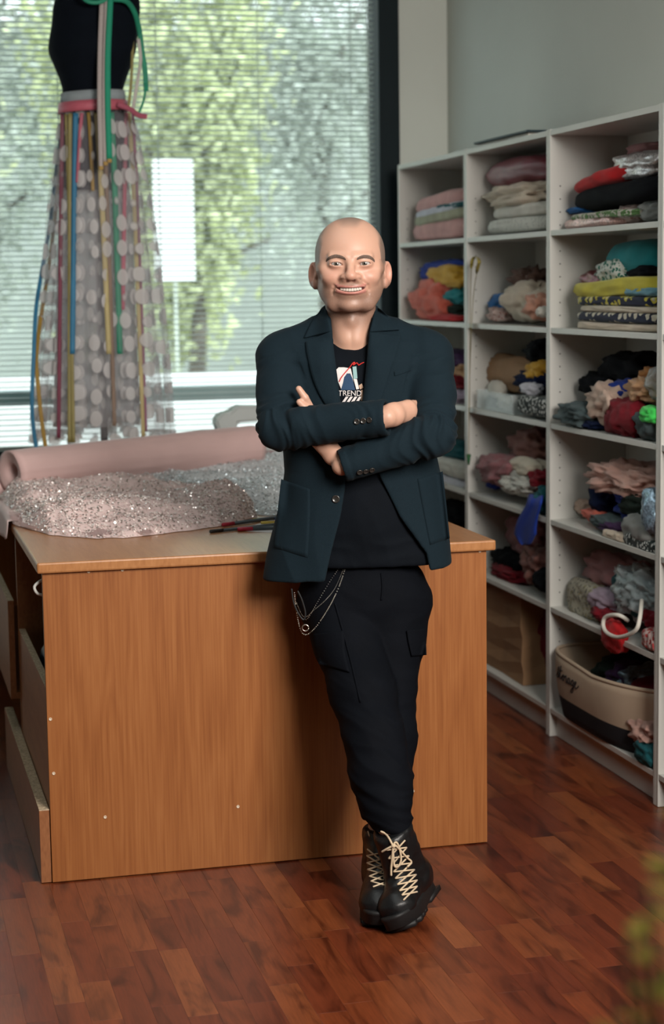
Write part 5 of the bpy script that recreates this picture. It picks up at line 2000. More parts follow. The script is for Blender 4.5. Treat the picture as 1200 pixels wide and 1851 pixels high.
# upper lid shade painted into the skin tone, with darker lash lines
lash_lid_shade = np.exp(-(((X - .0345) / .0155) ** 4)) * np.exp(-(((z - .0024 + 60 * .1 * (X - .0345) ** 2) / .0016) ** 2)) * (y < -.07) * (y > -.099)
mixin(np.clip(lash_lid_shade, 0, 1) * .85, (.06, .035, .028))
rest_ = ~inhead
ca = person.data.color_attributes.new('tone', 'FLOAT_COLOR', 'POINT')
ca.data.foreach_set('color', np.concatenate([np.clip(tone, 0, 1), np.ones((len(tone), 1))], 1).astype(np.float32).ravel())
sa = person.data.attributes.new('stubble', 'FLOAT', 'POINT')
sa.data.foreach_set('value', np.clip(np.maximum(beard * .8, hair * .6), 0, 1).astype(np.float32))

# eyes, brows, teeth
M_EYE = plain('eye_white', (.40, .37, .355), rough=.15, spec=.6, var=.02)
M_IRIS = plain('grey_brown_iris', (.10, .085, .07), rough=.2, var=.3, scale=400)
M_PUPIL = plain('pupil_black', (.005, .005, .005), rough=.1)
M_BROW = plain('dark_brown_hair', (.105, .068, .052), rough=.8, var=.3, scale=300)
M_TEETH = plain('teeth', (.60, .555, .49), rough=.25, var=.03)


def cap_mesh(c, R, ang, push, dirv=(0, -1, 0), n=20, rings=5):
    V, F = [], []
    dv = Vector(dirv).normalized()
    a = dv.orthogonal().normalized()
    b = dv.cross(a)
    rg = []
    for i in range(1, rings + 1):
        t = ang * i / rings
        rg.append([np.array(c) + np.array((dv * math.cos(t) + (a * math.cos(k * 2 * math.pi / n) + b * math.sin(k * 2 * math.pi / n)) * math.sin(t)) * (R + push)) for k in range(n)])
    V, F = loft([[tuple(p) for p in r] for r in rg], cap0=True, cap1=False)
    return np.array(V), F


def pobj(name, V, F, mat, parent, label=None):
    W = to_world(np.array(V))
    o = pydata(name, W, F, mat, parent)
    if label:
        o['label'] = label
    return o


for sgn in (-1, 1):
    c = HO + np.array((sgn * .0345, -.0742, -.0012))
    V, F = ICO[4]
    eye = pobj('eye', V * .0146 + c, F, M_EYE, person)
    V, F = cap_mesh(c, .0146, .43, .0002, (.10 * 0 - .02, -1, .02))
    ir = pobj('iris', V, F, M_IRIS, eye)
    V, F = cap_mesh(c, .0146, .17, .0004, (-.02, -1, .02))
    pobj('pupil', V, F, M_PUPIL, eye)

for path in ([(589, 472), (593, 468), (599, 465), (607, 463.2), (616, 464.6), (621, 466.5), (625, 469)], [(645, 468.5), (650, 465.8), (657, 464), (667, 464.8), (673, 468), (677.5, 472.5)]):
    P = smooth_path([(a, b_, 0) for a, b_ in path], 5)
    rows = []
    for i, q in enumerate(P):
        t = i / (len(P) - 1)
        inner = t if path[0][0] < 620 else 1 - t
        w = (1.0 + 2.3 * math.sin(math.pi * min(1, .18 + .72 * inner))) * (1 if 0 < i < len(P) - 1 else .4)
        row = []
        for k, h in ((-1, 0), (-.5, .8), (0, 1), (.5, .8), (1, 0)):
            hit, dd = cast([body_bvh], q.x, q.y + k * w + .12 * math.sin(i * 2.3))
            row.append(hit[0] - dd * (.0002 + .0013 * h))
        rows.append(row)
    V, F = loft(rows, closed=False)
    pydata('eyebrow', V, F, M_BROW, person)

tparts = []
for k in range(-4, 4):
    xa, xb = (k + .005) * .0066, (k + .995) * .0066
    xm = (xa + xb) / 2
    sm_ = abs(xm) / .038
    zc0 = -.0635 + .0062 * sm_ ** 2
    hh = .0046 - .0014 * (abs(k + .5) / 5)
    rg = []
    for zz in (hh + .003, hh, 0, -hh * .75, -hh * .9):
        bulge = .0012 if -hh * .8 < zz < hh + .001 else .0004
        ring_ = []
        for xx, yy in ((xa, .004), (xa, .0008), (xa + .0012, 0), (xb - .0012, 0), (xb, .0008), (xb, .004)):
            sx = xx / .036
            ring_.append(tuple(HO + np.array((xx, -.0912 + .0165 * (xx / .038) ** 2 + yy - bulge, zc0 + zz))))
        rg.append(ring_)
    tparts.append(loft(rg))
V, F = merge(tparts)
tag(pobj('teeth', V, F, M_TEETH, person), 'white upper teeth', kind='stuff')

# --- clothes
def rows_fn(rows):
    """rows (py, pxL, pxR, Dc, b) -> function giving centre and half sizes by z"""
    R_ = []
    for py, a, b_, Dc, bb in rows:
        A, B = ML(a, py, Dc), ML(b_, py, Dc)
        R_.append((A[2] * .5 + B[2] * .5, (A[0] + B[0]) / 2, (B[0] - A[0]) / 2, Dc, bb))
    R_ = np.array(sorted(R_))
    return R_


TORSO = rows_fn([(600, 560, 716, 4.59, .060), (618, 520, 752, 4.585, .085), (650, 506, 776, 4.58, .108), (720, 506, 782, 4.58, .118), (800, 512, 784, 4.58, .118), (850, 513, 793, 4.58, .116), (920, 501, 805, 4.58, .122), (980, 487, 814, 4.58, .128), (1040, 475, 819, 4.58, .133), (1090, 468, 822, 4.58, .136)])


def loft_sdf(P, R_, off=0.0, n=2.4):
    zz = P[:, 2]
    c = np.interp(zz, R_[:, 0], R_[:, 1])
    a = np.interp(zz, R_[:, 0], R_[:, 2]) + off
    D = np.interp(zz, R_[:, 0], R_[:, 3])
    b = np.interp(zz, R_[:, 0], R_[:, 4]) + off
    q = (np.abs((P[:, 0] - c) / a) ** n + np.abs((P[:, 1] - D) / b) ** n) ** (1 / n)
    return (q - 1) * np.minimum(a, b)


EDGE_L = [(540, 588), (580, 598), (640, 605), (730, 617), (880, 623), (930, 616), (1000, 598), (1060, 584), (1100, 576)]
EDGE_R = [(540, 682), (600, 668), (680, 660), (735, 655), (800, 672), (863, 687), (900, 706), (933, 723), (1000, 771), (1040, 780), (1100, 784)]
el = np.array(sorted([(ML(a, p, 4.475)[2], ML(a, p, 4.475)[0]) for p, a in EDGE_L]))
er = np.array(sorted([(ML(a, p, 4.475)[2], ML(a, p, 4.475)[0]) for p, a in EDGE_R]))
hemL, hemR = ML(478, 1046, 4.58), ML(818, 1017, 4.58)


def capped(P, a, b, ra, rb, cap):
    d = rcone(P, a, b, ra, rb)
    n = (b - a) / np.linalg.norm(b - a)
    return smax(d, (P - (b + n * cap)) @ n, .004)


def jacket_sdf(P):
    z = P[:, 2]
    t = smax(loft_sdf(P, TORSO), z - ML(632, 604, 4.58)[2], .03)
    # shoulders
    nb = HO + (0, .055, -.150)
    for S, sx in ((S_R, -1), (S_L, 1)):
        t = smin(t, rcone(P, nb + (sx * .055, .0, -.012), S + (-sx * .012, .0, .012), .045, .052), .035)
    # shell, opening and hem
    hem = hemL[2] + (hemR[2] - hemL[2]) * (P[:, 0] - hemL[0]) / (hemR[0] - hemL[0])
    sh = np.maximum(t, -(t + .013))
    L = np.interp(z, el[:, 0], el[:, 1])
    Rr = np.interp(z, er[:, 0], er[:, 1])
    front = P[:, 1] - 4.575
    cut = np.maximum(np.maximum(L - P[:, 0], P[:, 0] - Rr), front)       # negative inside the opening
    sh = smax(sh, -cut, .004)
    sh = smax(sh, hem - z, .004)
    # collar stand around the neck
    q = P - (HO + np.array((0, .040, -.128)))
    rr_ = np.sqrt((q[:, 0] / 1.02) ** 2 + (q[:, 1] / 1.0) ** 2)
    zt = .016 + .35 * np.clip(q[:, 1], -.06, .06)
    co = np.maximum(np.abs(rr_ - (.071 + .25 * np.clip(-q[:, 2], -.02, .05))) - .007, np.maximum(q[:, 2] - zt, -.055 - q[:, 2]))
    co = np.maximum(co, -cut)
    sh = smin(sh, co, .012)
    neckhole = ell(P, HO + np.array((0, .035, -.13)), (.064, .064, .10))
    sh = smax(sh, -neckhole, .004)
    # sleeves
    for S, E, W, rc_ in ((S_R, E_R, W_R, .0445), (S_L, E_L, W_L, .0415)):
        mid = (S + E) / 2 + np.array((0, .012, 0))
        up = smin(rcone(P, S, mid, .063, .057), rcone(P, mid, E, .057, .052), .02)
        sh = smin(sh, up, .016)
    fR = capped(P, E_R, W_R, .0535, .0430, .001)
    fR = smax(fR, -capped(P, E_R + (W_R - E_R) * .9, W_R + (W_R - E_R) * .1, .0375, .0375, .01), .002)
    fL = capped(P, E_L, W_L, .0545, .0405, .001)
    fL = smax(fL, -capped(P, E_L + (W_L - E_L) * .9, W_L + (W_L - E_L) * .1, .035, .035, .01), .002)
    sh = smin(sh, fL, .006)
    sh = smin(sh, fR, .006)
    return sh


ST = .0034
jx = np.arange(u0 - .262, u0 + .300, ST)
jy = np.arange(4.29, 4.745, ST)
jz = np.arange(hemL[2] - .05, HO[2] - .05, ST)
jV, jF = mesh_sdf(jacket_sdf, jx, jy, jz)
jV = smooth_mesh(jV, jF, 2, .5)
jN = vnormals(jV, jF)


def seg_param(P, a, b):
    ab = b - a
    t = ((P - a) @ ab) / (ab @ ab)
    c = a + np.clip(t, 0, 1)[:, None] * ab
    return t, np.linalg.norm(P - c, axis=1)


disp = np.zeros(len(jV))
for S, E, W in ((S_R, E_R, W_R), (S_L, E_L, W_L)):
    tu, du = seg_param(jV, S, E)
    tf, df = seg_param(jV, E, W)
    Lu, Lf = np.linalg.norm(E - S), np.linalg.norm(W - E)
    mu = (du < .075) & (tu > .15) & (tu < 1.1)
    mf = (df < .068) & (tf > -.15) & (tf < .93)
    for i in np.where(mu | mf)[0]:
        p = jV[i]
        use_f = mf[i] and df[i] <= du[i] + .004
        s = (tf[i] * Lf if use_f else -(1 - tu[i]) * Lu)
        near = math.exp(-(s / .075) ** 2)
        w = 1.2 * nz((p[0] * 9, p[1] * 9, p[2] * 9))
        r = ridge(nz((s * 34 + w * 1.4 + p[1] * 12, p[0] * 5 + 4, p[2] * 5)))
        r2 = ridge(nz((s * 16 + w, p[1] * 6, p[2] * 9 + 7)))
        disp[i] = (.0026 + .0085 * near) * (r - .55) + (.002 + .005 * near) * (r2 - .5)
arm = disp != 0
for i in np.where(~arm)[0]:
    p = jV[i]
    disp[i] = .0034 * ridge(nz((p[0] * 13 + p[2] * 3, p[1] * 6, p[2] * 3.5))) - .0012
jV = jV + jN * disp[:, None]
jV = smooth_mesh(jV, jF, 1, .4)

M_JACKET, nt, b = nmat('dark_teal_wool')
tc = N(nt, 'ShaderNodeTexCoord')
n1 = N(nt, 'ShaderNodeTexNoise')
n1.inputs['Scale'].default_value = 900
n1.inputs['Detail'].default_value = 2
nt.links.new(tc.outputs['Object'], n1.inputs['Vector'])
r = ramp(nt, [(.3, (.0040, .0098, .0145)), (.7, (.0075, .0170, .0240))])
nt.links.new(n1.outputs[0], r.inputs[0])
nt.links.new(r.outputs[0], b.inputs['Base Color'])
setin(b, rough=.85, spec=.12, sheen=.02)
bump(nt, b, n1.outputs[0], .5, .0012)
jacket = np_mesh('jacket', jV, jF, M_JACKET, person)
jacket['label'] = 'dark teal wool blazer worn open'
jk_bvh = bvh_of(jV, jF)

# shirt
neck_z = ML(632, 614, 4.50)[2]


def shirt_sdf(P):
    t = smax(loft_sdf(P, TORSO, -.020), P[:, 2] - ML(632, 606, 4.58)[2], .03)
    nb = HO + (0, .055, -.150)
    for S, sx in ((S_R, -1), (S_L, 1)):
        t = smin(t, rcone(P, nb + (sx * .055, 0, -.030), S + (-sx * .03, 0, -.01), .038, .04), .03)
    du = P[:, 0] - (u0 + .0)
    t = np.maximum(t, P[:, 2] - (neck_z + 15.0 * du ** 2 + np.clip(P[:, 1] - 4.50, 0, .1) * .6))
    # soft belly above the waist
    bel = ell(P, ML(655, 930, 4.575), (.118, .122, .14))
    t = smin(t, bel, .03)
    hem = ML(660, 1028, 4.46)[2]
    return smax(t, hem - P[:, 2], .006)


sx_ = np.arange(u0 - .20, u0 + .25, .0045)
sy_ = np.arange(4.42, 4.73, .0045)
sz_ = np.arange(hemL[2] - .03, HO[2] - .07, .0045)
sV, sF = mesh_sdf(shirt_sdf, sx_, sy_, sz_)
sV = smooth_mesh(sV, sF, 3, .5)
sN = vnormals(sV, sF)
zz0 = ML(650, 1000, 4.46)[2]
dsp = np.array([.0035 * ridge(nz((p[0] * 7, p[1] * 5, p[2] * 26))) * math.exp(-((p[2] - zz0) / .05) ** 2) + .0022 * ridge(nz((p[0] * 14 + p[2] * 5, 2, p[2] * 4))) - .001 for p in sV])
sV = sV + sN * dsp[:, None]
M_SHIRT = cloth('black_jersey', (.0035, .005, .0075), sheen=.0, rough=.75, weave=900, spec=.12)
shirt = np_mesh('t_shirt', sV, sF, M_SHIRT, person)
shirt['label'] = 'black t-shirt with a printed front'
sh_bvh = bvh_of(sV, sF)


def drape(name, rows, bvhs, mat, parent, off=.005, th=.004, nu=10, nv=24, sm=3, curl=0.0):
    """rows: list of ((pxa, pya), (pxb, pyb)) edges; grid draped on the clothes as seen, given thickness"""
    ra = smooth_path([(*a, 0) for a, _ in rows], 6)
    rb = smooth_path([(*b_, 0) for _, b_ in rows], 6)
    n = len(ra)
    D_ = np.zeros((n, nu + 1))
    px = np.zeros((n, nu + 1, 2))
    for i in range(n):
        for k in range(nu + 1):
            t = k / nu
            q = ra[i].lerp(rb[i], t)
            px[i, k] = (q.x, q.y)
            hit, dd = cast(bvhs, q.x, q.y)
            D_[i, k] = hit[1] if hit else np.nan
    m_ = np.nanmedian(D_)
    D_ = np.where(np.isnan(D_), m_, D_)
    for _ in range(sm):
        Dp = np.pad(D_, 1, mode='edge')
        D_ = np.minimum(D_, (Dp[:-2, 1:-1] + Dp[2:, 1:-1] + Dp[1:-1, :-2] + Dp[1:-1, 2:]) / 4) * .5 + .5 * (Dp[:-2, 1:-1] + Dp[2:, 1:-1] + Dp[1:-1, :-2] + Dp[1:-1, 2:]) / 4
    fr, bk2 = [], []
    for i in range(n):
        for k in range(nu + 1):
            c, d = ray(*px[i, k])
            d = d / np.linalg.norm(d)
            o_ = off + curl * math.sin(math.pi * k / nu)
            fr.append(Vector(c + d * (D_[i, k] - o_)))
            bk2.append(Vector(c + d * (D_[i, k] - o_ + th)))
    W = nu + 1
    F = []
    N0 = len(fr)
    for i in range(n - 1):
        for k in range(nu):
            a = i * W + k
            F.append((a, a + 1, a + W + 1, a + W))
            F.append((N0 + a, N0 + a + W, N0 + a + W + 1, N0 + a + 1))
    for i in range(n - 1):
        a = i * W
        F.append((a, a + W, N0 + a + W, N0 + a))
        a = i * W + nu
        F.append((a, N0 + a, N0 + a + W, a + W))
    for k in range(nu):
        F.append((k, N0 + k, N0 + k + 1, k + 1))
        a = (n - 1) * W + k
        F.append((a, a + 1, N0 + a + 1, N0 + a))
    return pydata(name, fr + bk2, F, mat, parent)


_k = np.ones(len(jV), bool)
for S, E, W in ((S_R, E_R, W_R), (S_L, E_L, W_L)):
    _k &= seg_param(jV, E, W)[1] > .066
    _k &= ~((seg_param(jV, S, E)[1] < .058) & (jV[:, 2] < S[2] - .06))
_f = jF[_k[jF].all(1)]
tor_bvh = bvh_of(jV, _f)
CL = [tor_bvh, sh_bvh]
drape('lapel', [((600, 598), (552, 618)), ((603, 628), (555, 640)), ((608, 668), (564, 680)), ((612, 700), (576, 710)), ((617, 738), (594, 745)), ((621, 790), (606, 795))], CL, M_JACKET, jacket, .007, .006, curl=.002)
drape('lapel', [((668, 600), (725, 607)), ((664, 640), (719, 628)), ((660, 680), (708, 665)), ((657, 710), (698, 697)), ((654, 742), (685, 738)), ((664, 790), (676, 790))], CL, M_JACKET, jacket, .007, .006, curl=.002)
drape('collar', [((589, 556), (577, 563)), ((594, 575), (563, 583)), ((600, 599), (549, 611))], CL + [body_bvh], M_JACKET, jacket, .008, .006, sm=4)
drape('collar', [((679, 554), (691, 561)), ((674, 575), (707, 577)), ((668, 600), (722, 596))], CL + [body_bvh], M_JACKET, jacket, .008, .006, sm=4)
drape('pocket', [((508, 866), (560, 884)), ((502, 920), (560, 935)), ((495, 990), (556, 1008))], [tor_bvh], M_JACKET, jacket, .0016, .003)
drape('pocket', [((754, 866), (800, 852)), ((764, 920), (806, 905)), ((777, 985), (813, 973))], [tor_bvh], M_JACKET, jacket, .0016, .003)
drape('breast_welt', [((712, 672), (742, 662)), ((713, 680), (743, 670))], [tor_bvh], M_JACKET, jacket, .0018, .004, sm=1)

# buttons
M_BUTTON = plain('dark_horn_button', (.022, .020, .018), rough=.28, spec=.6, var=.2, scale=120)


def button(px, py, r, bv, parent):
    hit, dd = cast(bv, px, py)
    n = hit[2]
    if n.dot(dd) > 0:
        n = -n
    c = hit[0] + n * .0015
    a = n.orthogonal().normalized()
    b_ = n.cross(a)
    rg = []
    for rr_, h in ((1.0, -.001), (1.0, .0012), (.92, .0022), (.72, .0020), (.62, .0012), (.20, .0010), (.05, .0010)):
        rg.append([c + n * h + (a * math.cos(t) + b_ * math.sin(t)) * r * rr_ for t in np.linspace(0, 2 * math.pi, 20, endpoint=False)])
    V, F = loft(rg)
    o = pydata('button', V, F, M_BUTTON, parent)
    V, F = merge([tube([c + n * .0006 + (a * math.cos(t) + b_ * math.sin(t)) * r * .26, c + n * .0014 + (a * math.cos(t) + b_ * math.sin(t)) * r * .26], r * .09, 6) for t in (0.8, 2.37, 3.94, 5.5)])
    tag(pydata('thread_holes', V, F, M_BLACK, o), kind='stuff')


for px, py in ((645, 762), (656.5, 760.5), (668, 759), (650, 853), (661, 851.5), (672, 849)):
    button(px, py, .0072, [jk_bvh], jacket)
button(607, 902, .0100, [jk_bvh], jacket)

# print on the shirt
def patch(pts, mat, label, off=.0012):
    cx = sum(p[0] for p in pts) / len(pts)
    cy = sum(p[1] for p in pts) / len(pts)
    fr = []
    ring_ = []
    for i in range(len(pts)):
        a, b_ = pts[i], pts[(i + 1) % len(pts)]
        for s in (0, .5):
            ring_.append((a[0] + (b_[0] - a[0]) * s, a[1] + (b_[1] - a[1]) * s))
    rings = [[(cx + (p[0] - cx) * k, cy + (p[1] - cy) * k) for p in ring_] for k in (.05, .35, .7, 1.0)]
    V = []
    for rg in rings:
        row = []
        for p in rg:
            hit, dd = cast([sh_bvh], *p)
            row.append(hit[0] - dd * off)
        V.append(row)
    v, f = loft(V, cap1=False)
    o = pydata('print_patch', v, f, mat, shirt)
    o['label'] = label


T_W = cloth('print_white', (.62, .58, .57))
T_B = cloth('print_denim', (.025, .055, .11))
T_T = cloth('print_pale_teal', (.25, .40, .40))
T_N = cloth('print_tan', (.42, .28, .20))
T_R = cloth('print_red', (.52, .03, .025))
patch([(608, 668), (612, 664), (622, 664), (634, 666), (637, 680), (640, 700), (617, 704), (611, 690)], T_W, 'white printed shape', .0010)
patch([(620, 692), (622, 682), (627, 675), (633, 675), (637, 684), (642, 705), (616, 705)], T_B, 'dark blue printed shape', .0016)
patch([(637, 663), (644, 662), (646, 684), (639, 685)], T_T, 'pale teal printed bar', .0014)
patch([(639, 685), (645, 685), (649, 703), (644, 704)], T_W, 'white printed bar', .0014)
patch([(648, 697), (654, 693), (657, 701), (651, 704)], T_N, 'tan printed shape', .0014)
patch([(652, 706), (656, 704), (656, 724), (652, 724)], T_N, 'tan printed bar', .0014)
for k in range(4):
    x_ = 617 + k * 8
    patch([(x_ + 8, 717), (x_ + 13, 717), (x_ + 2, 733), (x_ - 3, 733)], T_W, 'white diagonal printed stripe', .0014)
sp = smooth_path([(613, 690, 0), (617, 682, 0), (625, 672, 0), (632, 664, 0), (637, 657, 0), (641, 655, 0), (638, 660, 0), (645, 656, 0), (648, 660, 0), (653, 657, 0), (658, 655, 0)], 5)
V, F = tube([cast([sh_bvh], q.x, q.y)[0][0] - cast([sh_bvh], q.x, q.y)[1] * .0025 for q in sp], .0013, 6)
tag(pydata('print_script', V, F, T_R, shirt), 'red handwritten scribble')
cu = bpy.data.curves.new('print_word', 'FONT')
cu.body = 'TREND'
cu.size = 1.0
to = bpy.data.objects.new('print_word', cu)
COL.objects.link(to)
bpy.context.view_layer.update()
dm = to.evaluated_get(bpy.context.evaluated_depsgraph_get()).to_mesh()
tv = np.array([v.co[:] for v in dm.vertices])
tf = [tuple(p.vertices) for p in dm.polygons]
bpy.data.objects.remove(to)
tw = tv[:, 0].max()
W = []
for v in tv:
    hit, dd = cast([sh_bvh], 611 + v[0] / tw * 42, 715.5 - v[1] / tv[:, 1].max() * 9.5)
    W.append(hit[0] - dd * .0018)
tag(pydata('print_word', W, tf, T_W, shirt, smooth=False), 'white word TREND', kind='stuff')

# trousers
PELV = ML(656, 1075, 4.58)


def trouser_sdf(P):
    d = ell(P, PELV + (0, .0, -.01), (.172, .118, .14))
    legR = chain(P, [ML(618, 1095, 4.565), ML(628, 1150, 4.53), ML(656, 1250, 4.43), ML(675, 1330, 4.36), ML(687, 1400, 4.315), ML(699, 1452, 4.285), ML(709, 1498, 4.262)], [.100, .089, .078, .0705, .070, .058, .050], .03)
    legL = chain(P, [ML(708, 1095, 4.585), ML(705, 1150, 4.565), ML(697, 1250, 4.51), ML(698, 1330, 4.46), ML(694, 1400, 4.425), ML(692, 1452, 4.405), ML(691, 1500, 4.395)], [.100, .087, .074, .070, .066, .055, .047], .03)
    d = smin(d, legL, .02)
    d = smin(d, legR, .007)
    top = ML(656, 1022, 4.47)[2]
    d = smax(d, P[:, 2] - top, .006)
    cut = ML(700, 1503, 4.26)[2]
    return smax(d, cut - P[:, 2] - .1 * np.clip(P[:, 1] - 4.28, 0, .2), .006)


tzl = ML(700, 1520, 4.2)[2]
tV, tF = mesh_sdf(trouser_sdf, np.arange(u0 - .17, u0 + .24, .0042), np.arange(4.17, 4.725, .0042), np.arange(tzl - .06, PELV[2] + .09, .0042))
tV = smooth_mesh(tV, tF, 2, .5)
tN = vnormals(tV, tF)
zk = ML(680, 1330, 4.36)[2]
za = ML(700, 1490, 4.28)[2]
dsp = []
for p in tV:
    low = 1 / (1 + math.exp((p[2] - zk - .06) / .05))
    w = nz((p[0] * 8, p[1] * 8, p[2] * 5)) * 1.3
    sl = (p[0] - u0) * 9
    r_ = ridge(nz((p[0] * 5 + 3, p[1] * 5, p[2] * 30 + sl + w)))
    r2_ = ridge(nz((p[0] * 6, p[1] * 6 + 9, p[2] * 14 + sl * .6 + w)))
    dsp.append((.0012 + .0050 * low) * (r_ - .5) + .003 * (r2_ - .5))
tV = tV + tN * np.array(dsp)[:, None]
tV = smooth_mesh(tV, tF, 1, .4)
M_JEANS = cloth('black_denim', (.0026, .0034, .0054), sheen=.0, rough=.8, weave=700, spec=.10)
trousers = np_mesh('trousers', tV, tF, M_JEANS, person)
trousers['label'] = 'black cargo trousers'
tr_bvh = bvh_of(tV, tF)
drape('cargo_pocket', [((566, 1146), (622, 1140)), ((568, 1170), (624, 1180)), ((576, 1200), (632, 1215))], [tr_bvh], M_JEANS, trousers, .007, .009, sm=2)
drape('cargo_flap', [((735, 1140), (768, 1136)), ((738, 1160), (770, 1160)), ((744, 1186), (771, 1184))], [tr_bvh], M_JEANS, trousers, .009, .009, sm=2)
drape('fly_seam', [((688, 1036), (691, 1036)), ((690, 1060), (693, 1060)), ((688, 1085), (691, 1085))], [tr_bvh], M_JEANS, trousers, .0035, .003, nu=2, sm=1)
drape('side_seam', [((604, 1090), (607, 1090)), ((618, 1140), (621, 1139)), ((634, 1200), (637, 1199)), ((650, 1270), (653, 1269))], [tr_bvh], M_JEANS, trousers, .003, .003, nu=2, sm=1)
hit, dd = cast([tr_bvh], 580, 1062)

# chains
M_CHAIN = plain('antique_silver', (.50, .47, .42), rough=.3, metal=1.0, var=.15, scale=200)
for nm, path, r_, gap in (('wallet_chain', [(623, 1030), (612, 1062), (596, 1095), (575, 1128), (560, 1144), (550, 1147), (543, 1138), (538, 1118), (534, 1090), (532, 1070)], .0023, 2.6), ('fine_chain', [(620, 1030), (606, 1062), (588, 1085), (566, 1104), (555, 1114), (546, 1112), (536, 1090)], .0013, 1.9), ('bead_chain', [(612, 1028), (597, 1050), (580, 1078), (566, 1102), (556, 1118), (549, 1120)], .0016, 3.0)):
    P = smooth_path([(a, b_, 0) for a, b_ in path], 14)
    parts, acc = [], 0
    last = None
    for q in P:
        if last is not None and (q - last).length < gap:
            continue
        last = q.copy()
        hit, dd = cast([tr_bvh, jk_bvh], q.x, q.y)
        if hit:
            c = hit[0] - dd * .005
        else:
            c = Vector(to_world(ML(q.x, q.y, 4.49)[None])[0])
        V, F = ICO[3] if False else (np.array([(1, 0, 0), (-1, 0, 0), (0, 1, 0), (0, -1, 0), (0, 0, 1), (0, 0, -1)], float), [(0, 2, 4), (2, 1, 4), (1, 3, 4), (3, 0, 4), (2, 0, 5), (1, 2, 5), (3, 1, 5), (0, 3, 5)])
        parts.append(([tuple(c + Vector(v) * r_) for v in V], F))
    V, F = merge(parts)
    tag(pydata(nm, V, F, M_CHAIN, trousers), kind='stuff')
V, F = tube(smooth_path([to_world(ML(a, b_, 4.48)[None])[0] for a, b_ in ((527, 1064), (531, 1090), (541, 1112), (549, 1120), (552, 1108), (546, 1085), (538, 1068))], 6), .0022, 6)
tag(pydata('key_strap', V, F, M_BLACK, trousers), 'black cord loop')
q = to_world(ML(552, 1135, 4.478)[None])[0]
V, F = tube([Vector(q) + Vector((math.cos(t) * .008 * RH[0], math.cos(t) * .008 * RH[1], math.sin(t) * .008)) for t in np.linspace(0, 2 * math.pi, 17)], .0016, 6)
pydata('key_ring', V, F, M_CHAIN, trousers)

# ------------------------------------------------------------------ boots
M_LEATHER = plain('black_leather', (.004, .0043, .005), rough=.38, spec=.4, var=.15, scale=30, bumps=.25, bscale=140)
M_SOLE = plain('black_rubber_sole', (.006, .006, .0065), rough=.6, var=.1, bumps=.2, bscale=90)
M_LACE = cloth('cream_lace', (.56, .44, .30), rough=.8)


